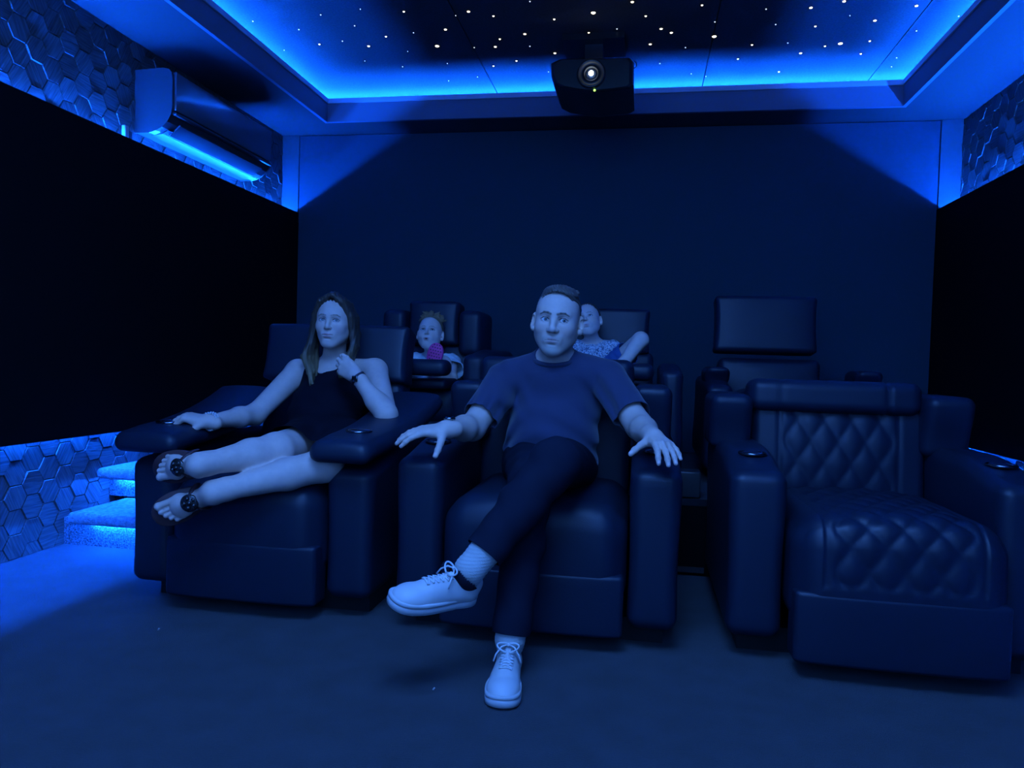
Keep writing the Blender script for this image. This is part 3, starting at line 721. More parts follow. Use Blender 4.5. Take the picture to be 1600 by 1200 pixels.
def make_hand(F, wrist, fwd, dors, side, flex, s=1.0, spread=.10, thumb=(.75, .62, -.25), tcurl=.3, P=None, k=.006, nails=True, tucked=False):
    """side=-1 right hand, +1 left hand; flex = [(base, mid, tip)] for index..little"""
    B = frame(fwd, dors); o = np.array(wrist, float)
    T = lambda x, y, z: o+B@(np.array([x*side, y, z])*s)
    F.cap(T(0, -.030, 0), T(0, .012, 0), .0250*s, .0265*s, .02*s)
    bases = [(.030, .090, .000), (.0105, .095, .003), (-.0105, .090, .001), (-.029, .080, -.003)]
    for bx, by, bz in bases: F.cap(T(bx*.55, .015, 0), T(bx, by, bz), .0155*s, .0112*s, .013*s)
    F.ell(T(.016, .040, -.008), np.array([.020, .034, .013])*s, B, .012*s); F.ell(T(-.018, .040, -.006), np.array([.017, .034, .012])*s, B, .012*s)
    L = [(.038, .023, .019), (.041, .026, .020), (.038, .024, .019), (.030, .018, .017)]; rr = [.0102, .0104, .0098, .0088]
    tips = []
    for i in range(4):
        a = spread*(1.3, .35, -.45, -1.35)[i]; p = T(*bases[i]); ang = 0; pts = [p]
        for j in range(3):
            ang += flex[i][j]; d = np.array([math.sin(a)*math.cos(ang), math.cos(a)*math.cos(ang), -math.sin(ang)]); d[0] *= side
            p = p+B@d*L[i][j]*s; pts.append(p)
        R4 = np.array([1.0, .93, .84, .70])*rr[i]*s
        for j in range(3): F.cap(pts[j], pts[j+1], R4[j]*(1.10 if j == 0 else 1), R4[j+1], .0035*s)
        for j in (1, 2): F.sph(pts[j], R4[j]*1.06, .003*s)
        tips.append(pts[-1])
        if P is not None and nails:
            dd = nrm(pts[3]-pts[2]); nn = B@np.array([0, math.sin(ang), math.cos(ang)]); P.blob(pts[3]+nn*R4[3]*.8-dd*.002*s, np.array([.0055]*3)*s, (.72, .52, .48), .7, .3)
            for j in (1, 2): P.blob(pts[j]+nn*R4[j], np.array([.004]*3)*s, (.45, .26, .22), .35)
    p0 = T(.020, .018, -.006); d = nrm(B@np.array([thumb[0]*side, thumb[1], thumb[2]])); p1 = p0+d*.043*s
    ax = B@np.array([-side*.55, .75, -.30]); d2 = nrm(d+ax*tcurl*.8); d3 = nrm(d+ax*tcurl*1.6); p2 = p1+d2*.032*s; p3 = p2+d3*.025*s
    F.cap(p0, p1, .0155*s, .0122*s, .010*s); F.cap(p1, p2, .0115*s, .0103*s, .004*s); F.cap(p2, p3, .0105*s, .0085*s, .003*s); F.sph(p2, .0112*s, .003*s)
    if P is not None and nails: P.blob(p3+B@np.array([0, 0, .006])*s, np.array([.006]*3)*s, (.72, .52, .48), .7, .3)
    return tips, T
SKIN_M = (.60, .44, .37); SKIN_W = (.64, .47, .40); SKIN_K = (.74, .58, .52)
def rv(c, d): return (np.array(c)-d, np.array(c)+d)

# ------------------------------------------------------------------ shoes
def sneaker(parent, heel, fwd, up, side, L=.295):
    """heel = bottom of the heel on the sole plane"""
    B = frame(fwd, up); o = np.array(heel, float); s = L/.295; T = lambda x, y, z: o+B@(np.array([x*side, y, z])*s)
    F = Field()
    F.ell(T(0, .045, .055), np.array([.035, .045, .050])*s, B, .01); F.cap(T(0, .05, .045), T(.002, .17, .040), .038*s, .046*s, .02*s)
    F.ell(T(.002, .222, .034), np.array([.051, .066, .036])*s, B, .015); F.cap(T(0, .095, .074), T(.002, .195, .050), .029*s, .024*s, .018*s)
    F.cap(T(0, .02, .070), T(0, .05, .083), .026*s, .028*s, .012*s)
    F.cap(T(0, .052, .14), T(0, .058, .082), .034*s, .026*s, .004, 's')
    F.clip(T(0, 0, .020), -B[:, 2], .003)
    up_ = F.obj('sneaker', MT['shoe'], .0028, parent); parent = up_
    Vl = (np.array([v.co for v in up_.data.vertices])-o)@B/s; Vl[:, 0] *= side
    def surf(x, y):
        d = (Vl[:, 0]-x)**2+(Vl[:, 1]-y)**2; m = d < .004**2
        if not m.any(): m = d < d.min()+1e-4
        return Vl[m, 2].max()
    def outline(g):
        pts = []
        for t in np.linspace(0, 2*math.pi, 56, endpoint=False):
            y = .1475-.1475*math.cos(t); u = y/.295; hw = .037+.0185*smooth01(np.array((u-.25)/.45))-.001; hw = float(hw)*math.sqrt(max(0, 1-((u-.5)/.5)**6))
            sx = 1 if t < math.pi else -1; x = sx*(hw+g)+.004*math.sin(math.pi*u)*(1 if u > .3 else .3)
            yy = y+(g if u > .5 else -g)*abs(math.cos(t)); pts.append((x, yy))
        return pts
    rings = []; prof = [(-.004, 0), (0, .003), (.001, .012), (.000, .0225), (-.0018, .0235), (.0008, .0255), (.0005, .034), (-.003, .036), (-.012, .036)]
    V = []; Fc = []; n = 56
    for g, z in prof:
        for x, y in outline(g): V.append(T(x, y, z+.006*max(0, (y-.22)/.075)**2))
    for i in range(len(prof)-1):
        for k in range(n): Fc.append((i*n+k, i*n+(k+1) % n, (i+1)*n+(k+1) % n, (i+1)*n+k))
    Fc += [tuple(range(n))[::-1], tuple((len(prof)-1)*n+k for k in range(n))]
    mesh_obj('sole', V, Fc, MT['rubber'], parent)
    # tongue, lining, heel tab
    F = Field(); F.cap(T(0, .088, .106), T(0, .15, .082), .012*s, .011*s, .01); F.ell(T(0, .080, .112), np.array([.020, .006, .016])*s, B@rotx(.5), .008); F.obj('tongue', MT['shoe'], .003, parent)
    ln = Field(); ln.cap(T(0, .052, .094), T(0, .056, .06), .0315*s, .028*s, .004); ln.cap(T(0, .052, .15), T(0, .052, .099), .028*s, .0285*s, .003, 's'); ln.clip(T(0, 0, .101), B[:, 2]); ln.obj('lining', MT['liner'], .003, parent)
    ls = Field(); ys = [.112, .128, .144, .160, .176, .190]
    lift = lambda x, y: T(x, y, surf(x, y)+.0022)
    la = []
    for i in range(len(ys)-1):
        for sx in (-1, 1):
            path = [lift(sx*(.021-.042*t), ys[i]+(ys[i+1]-ys[i])*t) for t in np.linspace(0, 1, 6)]
            la.append(tube(path, .0028*s, 8, flat=.6))
    la.append(tube([lift(.02-.04*t, ys[-1]+.004) for t in np.linspace(0, 1, 6)], .0028*s, 8))
    for sx in (-1, 1):
        c = np.array([0, .108, .125]); path = [T(*(c+np.array([sx*.034*math.sin(a)**1, .012*(1-math.cos(a))*.8, -.022*(1-math.cos(a))*.5+.008*math.sin(a)]))) for a in np.linspace(.05, 3.0, 12)]
        la.append(tube(path, .0028*s, 8)); la.append(tube([T(sx*.002, .108, .122), T(sx*.02, .118, .118), T(sx*.035, .13, .100), T(sx*.043, .135, .078)], .0027*s, 8))
    la.append(sphere(T(0, .108, .122), .006*s))
    m = MB()
    for V, Fc in la: m.add(V, Fc)
    m.obj('laces', MT['lace'], parent, smooth=True)
    return T

# ------------------------------------------------------------------ the man
man = empty('person', (-.33, 2.6, .47), 'person in navy T-shirt and white sneakers sitting with crossed legs in the middle recliner', 'person')
F = Field(); P = Paint(SKIN_M)
hc = at(871, 501, 2.71); Rh = rotz(-.02)@roty(.075)@rotx(.03)
Th, rh, eyes = make_head(F, P, hc, Rh, 1.06, beard=1, gaze=(.25, -1, .05), brow=(.055, .04, .035), lip=(.42, .24, .22))
bc = (.36, .30, .25)
for sx in (-1, 1):
    P.line(Th(sx*.060, -.02, -.055), Th(sx*.040, -.05, -.088), .026, bc, .38); P.line(Th(sx*.04, -.05, -.09), Th(0, -.08, -.098), .024, bc, .45)
    P.line(Th(0, -.10, -.053), Th(sx*.026, -.088, -.062), .006, bc, .35); P.line(Th(sx*.026, -.088, -.062), Th(sx*.028, -.078, -.088), .010, bc, .22)
    P.line(Th(sx*.070, .0, .03), Th(sx*.068, .02, .07), .03, (.28, .22, .19), .35)
P.blob(Th(0, -.095, -.105), (.022, .03, .016), (.50, .46, .42), .5)
nb = np.array([-.325, 2.785, .935])
F.cap(Th(0, .030, -.070), nb, .059, .066, .03)
chest = np.array([-.322, 2.825, .79]); F.ell(chest, (.170, .112, .150), rotx(-.2), .05)
F.ell((-.325, 2.775, .64), (.150, .118, .150), None, .06); F.ell((-.33, 2.775, .545), (.165, .125, .10), None, .06)
shR, elR, wrR = at(792, 592, 2.79), at(738, 668, 2.58), at(699, 671, 2.37)
shL, elL, wrL = at(948, 590, 2.79), at(999, 666, 2.60), at(1020, 683, 2.40)
for sh, el, wr in ((shR, elR, wrR), (shL, elL, wrL)):
    F.cap(nb+(sh-nb)*.15+[0, 0, .0], sh, .052, .060, .03); F.cap(sh, el, .058, .046, .03); F.cap(el, el+(wr-el)*.35, .045, .043, .02); F.cap(el+(wr-el)*.35, wr, .043, .028, .02)
toeR = atz(783, 1112, 0); fR = nrm(atz(783, 1112, 0)-atz(806, 1005, 0)); hlR = toeR-fR*.272; hlR[2] = .001
hlL = at(741, 940, 2.06); toeL = at(613, 948, 1.885); fL = nrm(toeL-hlL)
ankle_of = lambda hl, f, u: np.array(hl)+frame(f, u)@np.array([0, .046, .100])
hipR, knR, anR = np.array([-.41, 2.74, .545]), np.array([-.325, 2.27, .560]), ankle_of(hlR, fR, (0, 0, 1))
hipL, knL, anL = np.array([-.25, 2.74, .55]), at(868, 722, 2.19), ankle_of(hlL, fL, (.10, -.30, .95))
for h_, k_, a_ in ((hipR, knR, anR), (hipL, knL, anL)):
    F.cap(h_, k_, .080, .055, .03); F.cap(k_, k_+(a_-k_)*.35, .052, .052, .02); F.cap(k_+(a_-k_)*.35, a_, .050, .028, .02)
make_hand(F, wrR, (-.86, -.38, -.05), (-.05, -.30, .95), -1, [(.30, .30, .15), (.30, .28, .15), (.28, .28, .15), (.25, .25, .1)], .98, .09, (.80, .30, -.42), .1, P)
make_hand(F, wrL, (.38, -.90, -.16), (.12, -.22, .95), 1, [(.35, .35, .2), (.35, .35, .2), (.32, .35, .2), (.25, .3, .2)], .98, .13, (.80, .45, -.3), .1, P)
for a_, b_ in ((elR, wrR), (elL, wrL)): P.line(a_+(b_-a_)*.25+[0, 0, .02], a_+(b_-a_)*.8, .045, (.38, .28, .23), .5, .9)
F.obj('body', MT['skin'], .005, man, tint=P, blocks=[(.0021, hc-[.12, .14, .16], hc+[.12, .16, .145]), (.005, np.array([-2, 0, 0]), np.array([9, 9, hc[2]-.150])),
      (.0024, wrR-[.30, .30, .15], wrR+[.06, .05, .10]), (.0024, wrL-[.08, .30, .15], wrL+[.30, .05, .10])])
add_eyes(eyes, man)
# hair: short sides, swept quiff
H = Field(); H.ell(Th(0, .014, .036), rh(.0775, .096, .086), Rh, .01); H.ell(Th(.004, -.022, .090), rh(.056, .062, .028), Rh@roty(.10), .02)
for i in range(11):
    x = -.045+.009*i; H.cap(Th(x, -.062+.012*abs(i-5)/5, .092-.004*abs(i-5)), Th(x+.014, .0, .114-.003*abs(i-5)), .0085, .010, .006)
H.ell(Th(0, -.078, .026), rh(.070, .062, .068), Rh, .008, 's')
for sx in (-1, 1): H.ell(Th(sx*.095, -.062, .0), rh(.045, .060, .090), Rh, .01, 's')
H.clip(Th(0, 0, -.045), Rh@np.array([0, -.25, -1.]), .004)
H.mods.append(lambda X, Y, Z: .0012*np.sin((X*1.2+Z*.7)*520+3*np.sin(Y*60)))
H.obj('hair', MT['hair_brown'], .0024, man, tint=Paint((.10, .08, .07)).blob(Th(0, 0, .13), rh(.07, .1, .03), (.17, .14, .12), .6))
# T-shirt
S = Field(); S.ell(chest+[0, 0, 0], (.186, .126, .160), rotx(-.2), .05); S.ell((-.325, 2.77, .65), (.172, .132, .155), None, .06); S.ell((-.33, 2.765, .555), (.180, .142, .085), None, .05)
S.cap(nb+[0, .01, .005], nb-[0, .0, .06], .074, .10, .04)
for sh, el in ((shR, elR), (shL, elL)):
    S.cap(nb+(sh-nb)*.2+[0, 0, -.004], sh, .060, .070, .03); e2 = sh+(el-sh)*.80; S.cap(sh, e2, .070, .066, .012)
hem = [(shR+(elR-shR)*.80, nrm(elR-shR)), (shL+(elL-shL)*.80, nrm(elL-shL))]
def shirtfold(X, Y, Z):
    f = .0065*np.sin(Z*62+9*(X+.32)**2*40+2*np.sin(X*17))*np.exp(-((Z-.66)/.10)**2)
    f += .006*np.sin((X+.3)*70+Z*55)*np.exp(-(np.abs(X+.325)-.15)**2/.003)*np.exp(-((Z-.80)/.10)**2)
    f += .005*np.sin((Z-Y*.5)*75+X*25)*np.exp(-((np.abs(X+.33)-.22)/.05)**2)
    return f
S.mods.append(shirtfold)
S.cap(Th(0, .03, -.05), nb+[0, -.02, .012], .064, .070, .004, 's')
S.clip((0, 2.66, .535), (0, .1, -1), .006)
so = S.obj('t_shirt', MT['cotton_navy'], .0042, man)
def cut(o, c, n_, rad):
    """remove faces beyond the plane (c, n_) within rad of c: an open hem"""
    import bmesh
    bm = bmesh.new(); bm.from_mesh(o.data); c = Vector(c); n_ = Vector(n_)
    g = [f for f in bm.faces if (f.calc_center_median()-c).length < rad]
    gv = list({v for f in g for v in f.verts}); ge = list({e for f in g for e in f.edges})
    r_ = bmesh.ops.bisect_plane(bm, geom=gv+ge+g, plane_co=c, plane_no=n_)
    fs = [f for f in bm.faces if (f.calc_center_median()-c).dot(n_) > 0 and (f.calc_center_median()-c).length < rad]
    bmesh.ops.delete(bm, geom=fs, context='FACES'); bm.to_mesh(o.data); bm.free()
for c, n_ in hem: cut(so, c, n_, .12)
def thicken(o, t):
    md = o.modifiers.new('solid', 'SOLIDIFY'); md.thickness = t; md.offset = -1
thicken(so, .003)
cl = Field(); ring_c = nb+np.array([0, -.012, .012]); nn = nrm((0, -.38, .92)); Bf = frame(nrm((1, 0, 0)), nn)
path = [ring_c+Bf@np.array([.079*math.sin(a)*0, 0, 0])+np.array([.080*math.cos(a), 0, 0])+np.cross(nn, [1, 0, 0])*.078*math.sin(a) for a in np.linspace(0, 2*math.pi, 40, endpoint=False)]
V, Fc = tube(path, .009, 10, True); mesh_obj('collar', V, Fc, MT['cotton_navy'], man)
# trousers
Tr = Field(); Tr.ell((-.33, 2.77, .535), (.178, .138, .098), None, .05)
def leg(Fd, h_, k_, a_, end, r0, r1, r2, r3):
    m_ = k_+(a_-k_)*.4; e_ = k_+(a_-k_)*end; Fd.cap(h_, k_, r0, r1, .035); Fd.cap(k_, m_, r1*.98, r2, .02); Fd.cap(m_, e_, r2, r3, .02); return e_
eR = leg(Tr, hipR, knR, anR, 1.0, .094, .070, .064, .056); eL = leg(Tr, hipL, knL, anL, 1.0, .094, .074, .066, .054)
Tr.mods.append(lambda X, Y, Z: .0035*np.sin(Z*48+X*30+Y*22)*np.sin(X*41-Y*13+1))
to = Tr.obj('trousers', MT['denim'], .005, man)
cR, nR = knR+(anR-knR)*.955, nrm(anR-knR); cL, nL = knL+(anL-knL)*.84, nrm(anL-knL)
cut(to, cR, nR, .12); cut(to, cL, nL, .10); thicken(to, .003)
# sneakers and socks
for hl, f, u, sd, kn, an, c0 in ((hlR, fR, (0, 0, 1), 1, knR, anR, cR), (hlL, fL, (.10, -.30, .95), -1, knL, anL, cL)):
    T_ = sneaker(man, hl, f, u, sd, .272)
    sk = Field(); top = c0-nrm(an-kn)*.05; sk.cap(top, T_(0, .050, .115), .049, .042, .01); sk.cap(T_(0, .050, .115), T_(0, .050, .10), .043, .0385, .01); sk.cap(T_(0, .050, .105), T_(0, .054, .06), .0375, .028, .01)
    sk.mods.append(lambda X, Y, Z: .0008*np.sin(Z*700))
    sk.obj('sock', MT['sock'], .003, man)
# watch and ring
def band(parent, name, c, ax, rad, w_, mat, sq=.8, up=(0, 0, 1), thick=.003):
    B = frame(ax, up); V = []; Fc = []; n = 32
    for a in np.linspace(0, 2*math.pi, n, endpoint=False):
        for dr, dy in ((0, -w_), (thick, -w_), (thick, w_), (0, w_)):
            V.append(np.array(c)+B@np.array([(rad+dr)*math.cos(a), dy, (rad*sq+dr)*math.sin(a)]))
    for k in range(n):
        for j in range(4): Fc.append((k*4+j, k*4+(j+1) % 4, ((k+1) % n)*4+(j+1) % 4, ((k+1) % n)*4+j))
    return mesh_obj(name, V, Fc, mat, parent), B
ax = nrm(wrR-elR); wc = wrR-ax*.012
wt, B = band(man, 'watch', wc, ax, .0335, .008, MT['steel'], .92); wt['label'] = 'steel wristwatch'
V, Fc = lathe([(.020, 0), (.021, .006), (.018, .009), (.017, .008), (.001, .008)], 28, wc+B@np.array([0, 0, .032]), B@rotz(0)@np.array([[1, 0, 0], [0, 1, 0], [0, 0, 1]])); mesh_obj('watch_case', V, Fc, MT['chrome'], wt)

# ------------------------------------------------------------------ the woman
wom = empty('person', (-1.28, 2.8, .47), 'long haired person in a sleeveless black dress and sandals, curled up in the left recliner', 'person')
F = Field(); P = Paint(SKIN_W)
hc = at(523, 503.5, 3.01); Rh = rotz(.10)@roty(.03)@rotx(-.06)
Th, rh, eyes = make_head(F, P, hc, Rh, .955, female=1, gaze=(.28, -1, .18), lip=(.50, .20, .22), brow=(.13, .09, .07))
nb = at(521, 573, 3.075); F.cap(Th(0, .030, -.075), nb, .047, .052, .03)
ch = at(523, 612, 3.04); F.ell(ch, (.145, .100, .125), rotx(-.35), .05)
for sx in (-1, 1): F.sph(ch+[sx*.065, -.065, -.035], .062, .04)
be = at(505, 655, 2.93); F.ell(be, (.135, .105, .12), None, .06); hp = np.array([-1.25, 2.80, .57]); F.ell(hp, (.170, .13, .10), None, .06)
shR, elR, wrR = at(466, 581, 3.03), at(398, 648, 2.80), at(326, 659, 2.53)
shL, elL, wrL = at(586, 580, 3.03), at(604, 648, 2.78), at(557, 588, 2.79)
for sh, el, wr in ((shR, elR, wrR), (shL, elL, wrL)):
    F.cap(nb+(sh-nb)*.2, sh, .042, .052, .03); F.cap(sh, el, .053, .041, .02); F.cap(el, el+(wr-el)*.35, .042, .039, .02); F.cap(el+(wr-el)*.35, wr, .039, .024, .02)
hR, kR, aR = hp+[-.07, 0, 0], at(432, 703, 2.43), at(310, 727, 2.17)
hL, kL, aL = hp+[.09, 0, 0], at(508, 726, 2.45), at(332, 770, 2.20)
for h_, k_, a_ in ((hR, kR, aR), (hL, kL, aL)):
    F.cap(h_, k_, .082, .062, .03); F.cap(k_, k_+(a_-k_)*.35, .058, .054, .02); F.cap(k_+(a_-k_)*.35, a_, .054, .032, .02)
make_hand(F, wrR, (-.90, -.28, .22), (.20, -.28, .93), -1, [(.85, .80, .35), (.75, .75, .35), (.65, .70, .35), (.6, .6, .3)], .92, .10, (.72, .55, -.45), .1, P)
make_hand(F, wrL, nrm(at(512, 556, 2.83)-wrL), (-.20, -.95, .15), 1, [(.35, 1.25, .8), (.45, 1.3, .8), (.55, 1.3, .8), (.65, 1.2, .8)], .92, .05, (.35, .90, .10), .35, P)
def foot(F, P, ankle, f, u, side, s, shin):
    B = frame(f, u); o = np.array(ankle)-B@np.array([0, .048, .070])*s; T = lambda x, y, z: o+B@(np.array([x*side, y, z])*s)
    F.cap(shin, T(0, .045, .075), .031, .030*s, .03); F.cap(T(0, .045, .075), T(0, .035, .032), .030*s, .028*s, .02)
    F.ell(T(0, .030, .026), np.array([.028, .032, .026])*s, B, .015); F.cap(T(0, .06, .050), T(.003, .150, .030), .028*s, .026*s, .03)
    F.ell(T(.003, .158, .024), np.array([.042, .036, .020])*s, B, .015); F.ell(T(-.004, .10, .028), np.array([.030, .05, .022])*s, B, .02)
    for x, y0, y1, r in ((.029, .180, .226, .0125), (.0085, .186, .226, .0082), (-.0075, .183, .217, .0078), (-.0215, .176, .205, .0074), (-.034, .166, .190, .0072)):
        F.cap(T(x*.9, y0-.02, .022), T(x, y0, .020), r*s*1.1, r*s, .006); F.cap(T(x, y0, .020), T(x*1.03, y1, .013), r*s*.95, r*s, .0025); F.sph(T(x*1.03, y1, .013), r*1.1*s, .003)
        P.blob(T(x*1.03, y1+r*.4, .013+r*.8), np.array([.7*r]*3)*s, (.74, .55, .52), .7, .3)
    for sd in (-1, 1): F.sph(T(sd*.028, .048, .072), .011*s, .012)
    return T
TfR = foot(F, P, aR, (-.985, -.02, -.15), (.20, -.97, .02), -1, 1.0, aR+(kR-aR)*.1)
TfL = foot(F, P, aL, (-.80, -.42, -.42), (.50, -.84, .12), 1, .98, aL+(kL-aL)*.1)
F.obj('body', MT['skin'], .005, wom, tint=P, blocks=[(.0021, hc-[.11, .13, .16], hc+[.11, .15, .15]),
   (.005, np.array([-9, 0, 0]), np.array([9, 9, hc[2]-.150])), (.0022, wrR-[.20, .18, .12], wrR+[.04, .06, .12]), (.0022, wrL-[.22, .08, .08], wrL+[.04, .20, .16]),
   (.0026, TfR(0, .12, 0)-[.16, .12, .12], TfR(0, .12, 0)+[.16, .12, .12]), (.0026, TfL(0, .12, 0)-[.15, .13, .14], TfL(0, .12, 0)+[.15, .13, .14])])
add_eyes(eyes, wom)
def sandal(T, parent, side, s):
    V = []; Fc = []; n = 48
    for g, z in ((-.003, -.014), (0, -.012), (.001, -.002), (-.002, .001)):
        for t in np.linspace(0, 2*math.pi, n, endpoint=False):
            y = .126-.134*math.cos(t); u = (y+.008)/.268; hw = (.038+.018*float(smooth01(np.array((u-.3)/.4))))*math.sqrt(max(0, 1-((u-.5)/.5)**4)); sx = 1 if t < math.pi else -1
            V.append(T(sx*(hw+g)+.002, y, z))
    for i in range(3):
        for k in range(n): Fc.append((i*n+k, i*n+(k+1) % n, (i+1)*n+(k+1) % n, (i+1)*n+k))
    Fc += [tuple(range(n))[::-1], tuple(3*n+k for k in range(n))]
    so_ = mesh_obj('sandal', V, Fc, MT['sandal'], parent)
    m = MB()
    for sx in (-1, 1):
        V, F2 = tube([T(sx*x, y, z) for x, y, z in ((.046, .085, .0), (.045, .092, .022), (.036, .105, .044), (.020, .118, .055), (0, .128, .058))], .008*s, 10, flat=.4); m.add(V, F2)
    V, F2 = tube([T(*p) for p in ((0, .128, .058), (.006, .150, .052), (.014, .172, .038), (.019, .186, .018), (.019, .188, 0))], .0045*s, 8); m.add(V, F2)
    m.obj('strap', MT['sandal'], so_, smooth=True)
    B = np.stack([T(1, 0, 0)-T(0, 0, 0), T(0, 1, 0)-T(0, 0, 0), T(0, 0, 1)-T(0, 0, 0)], 1)/s
    m = MB(); V, F2 = lathe([(.029*s, 0), (.030*s, .004), (.026*s, .009), (.001, .011)], 28, T(0, .126, .060), B@rotx(-.22)); m.add(V, F2)
    for k in range(5):
        a = k*1.257; V, F2 = sphere(T(.016*math.cos(a), .126+.016*math.sin(a), .070), .0075, 10, 7); m.add(V, F2)
    V, F2 = sphere(T(0, .126, .072), .007, 10, 7); m.add(V, F2)
    m.obj('ornament', MT['ornament'], so_, smooth=True)['label'] = 'round dark beaded ornament'
sandal(TfR, wom, -1, 1.0); sandal(TfL, wom, 1, .98)
# hair
H = Field(); H.ell(Th(0, .014, .036), rh(.0815, .100, .090), Rh, .01); H.ell(Th(0, .05, -.03), rh(.07, .065, .08), Rh, .03)
H.ell(Th(0, -.078, -.002), rh(.0555, .075, .076), Rh, .010, 's')
rr = random.Random(11)
for sx in (-1, 1):
    for i in range(15):
        a = i/14.0   # 0 = front lock by the face, 1 = behind the ear
        p0 = (sx*.006, -.078+.11*a, .112+.012*math.sin(a*3)); p1 = (sx*(.050+.006*a), -.066+.10*a, .083); p2 = (sx*(.081+.004*a), -.038+.08*a, .025)
        p3 = (sx*(.091+.003*a), -.022+.07*a, -.045); p4 = (sx*(.092+.012*rr.random()), -.028+.075*a, -.105)
        w0, w1 = (rr.random()-.5)*.018, (rr.random()-.5)*.02
        p5 = (sx*(.082+.035*(1-a)*(sx < 0)+w0*.5), -.045+.07*a, -.165); p6 = (sx*(.070+w0)-.004, -.080+.075*a+w1, -.225-.02*rr.random()); p7 = (sx*(.052+w1)+w0, -.095+.08*a, -.262-.045*rr.random())
        pts = [Th(*p) for p in (p0, p1, p2, p3, p4, p5, p6, p7)]
        if sx > 0: pts = pts[:7]
        H.chain(pts, [.009, .013, .0135, .0125, .0125, .0115, .0090, .0035][:len(pts)], .006)
H.mods.append(lambda X, Y, Z: .0011*np.sin(X*430+Y*160+5*np.sin(Z*22))*1.0)
H.ell(Th(0, -.110, -.004), rh(.053, .075, .082), Rh, .006, 's')
H.obj('hair', MT['hair_brown'], .0030, wom, tint=Paint((.060, .042, .032)).blob(Th(0, 0, -.26), (.3, .3, .11), (.20, .14, .07), .9, .6))
# dress: sleeveless top and skirt
S = Field(); S.ell(ch+[0, 0, -.01], (.158, .112, .135), rotx(-.35), .05)
for sx in (-1, 1): S.sph(ch+[sx*.065, -.065, -.035], .072, .05); S.cap(nb+[sx*.055, .01, -.012], ch+[sx*.085, -.01, .06], .038, .06, .03)
S.ell(be, (.152, .122, .14), None, .06); S.ell(hp, (.185, .145, .112), None, .05)
for h_, k_ in ((hR, kR), (hL, kL)): S.cap(h_, h_+(k_-h_)*.72, .098, .084, .05)
S.cap(Th(0, .02, -.06), nb+[0, -.045, -.005], .05, .058, .01, 's')
S.mods.append(lambda X, Y, Z: .003*np.sin(Z*70+X*35+Y*20)*np.sin(X*28-Z*20))
so = S.obj('dress', MT['black_cloth'], .0045, wom)
for h_, k_ in ((hR, kR), (hL, kL)): cut(so, h_+(k_-h_)*.74, nrm(k_-h_), .115)
wt, B = band(wom, 'watch', wrL-nrm(wrL-elL)*.012, nrm(wrL-elL), .0300, .010, MT['strap'], .95, (0, -1, 0)); wt['label'] = 'dark strapped wristwatch'
rb('watch_face', (-.012, -.012, 0), (.012, .012, .007), .003, MT['chrome'], wt, res=.01).matrix_local = Matrix.Translation(Vector(wrL-nrm(wrL-elL)*.012+np.array([0, -.033, .0])))@Matrix.Rotation(math.radians(90), 4, 'X')
ax = nrm(wrR-elR); B = frame(ax, (0, 0, 1)); m = MB()
for j, off in enumerate((-.004, -.017)):
    for a in np.linspace(0, 2*math.pi, 22, endpoint=False):
        V, F2 = sphere(wrR+ax*off+B@np.array([.0335*math.cos(a), .003*math.sin(2*a+j), .0330*math.sin(a)]), .0042, 8, 6); m.add(V, F2)
m.obj('bracelet', MT['bead'], wom, smooth=True)['label'] = 'pale beaded bracelet'

# ------------------------------------------------------------------ boy with the pink sole
k1 = empty('person', (-1.17, 3.9, .8), 'young child in a pale shirt lying back in the rear left recliner, foot raised', 'person')
F = Field(); P = Paint(SKIN_K); hc = at(672.5, 521.5, 3.90); Rh = rotz(.04)@roty(.02)@rotx(-.28)
Th, rh, eyes = make_head(F, P, hc, Rh, .83, kid=1, mouth_open=.7, gaze=(.1, -1, .25), lip=(.60, .25, .25), brow=(.30, .22, .16))
nb = hc+np.array([.0, .055, -.125]); F.cap(Th(0, .03, -.07), nb, .036, .04, .02)
ch = nb+[0, .0, -.10]; F.ell(ch, (.105, .075, .11), None, .04); F.ell(ch+[0, -.10, -.07], (.10, .11, .08), None, .04)
shR, shL = nb+[-.105, .0, -.035], nb+[.105, .0, -.035]; elL = at(706, 590, 3.78); elR = shR+[-.03, -.12, -.14]; haL = elL+[-.09, -.13, -.005]; haR = elR+[.06, -.12, .02]
for sh, el, wr, sd in ((shR, elR, haR, -1), (shL, elL, haL, 1)):
    F.cap(nb, sh, .034, .036, .02); F.cap(sh, el, .036, .028, .02); F.cap(el, wr, .028, .019, .01)
    make_hand(F, wr, nrm(wr-el), (0, 0, 1), sd, [(.2, .3, .2)]*4, .62, .08, (.8, .4, -.2), .1)
shoe = at(684, 536, 3.56); shf = nrm((.22, .05, .97)); hl = shoe-shf*.170
hp = ch+[0, -.12, -.08]
F.cap(hp+[.05, 0, 0], np.array([-1.02, 3.72, .90]), .058, .045, .03); F.cap([-1.02, 3.72, .90], hl+np.array([0, .06, .06]), .042, .028, .02)
F.cap(hp+[-.05, 0, 0], np.array([-1.30, 3.70, .88]), .058, .045, .03); F.cap([-1.30, 3.70, .88], [-1.33, 3.56, .90], .042, .028, .02)
F.obj('body', MT['skin'], .004, k1, tint=P, blocks=[(.0022, hc-[.11, .12, .12], hc+[.11, .12, .14]), (.004, np.array([-9, 0, 0]), np.array([9, 9, hc[2]-.112]))])
add_eyes(eyes, k1)
H = Field(); H.ell(Th(0, .014, .040), rh(.0785, .096, .088), Rh, .01); H.ell(Th(0, -.094, -.004), rh(.066, .064, .086), Rh, .008, 's'); H.ell(Th(0, -.05, -.09), rh(.12, .16, .08), Rh, .01, 's')
rr = random.Random(4)
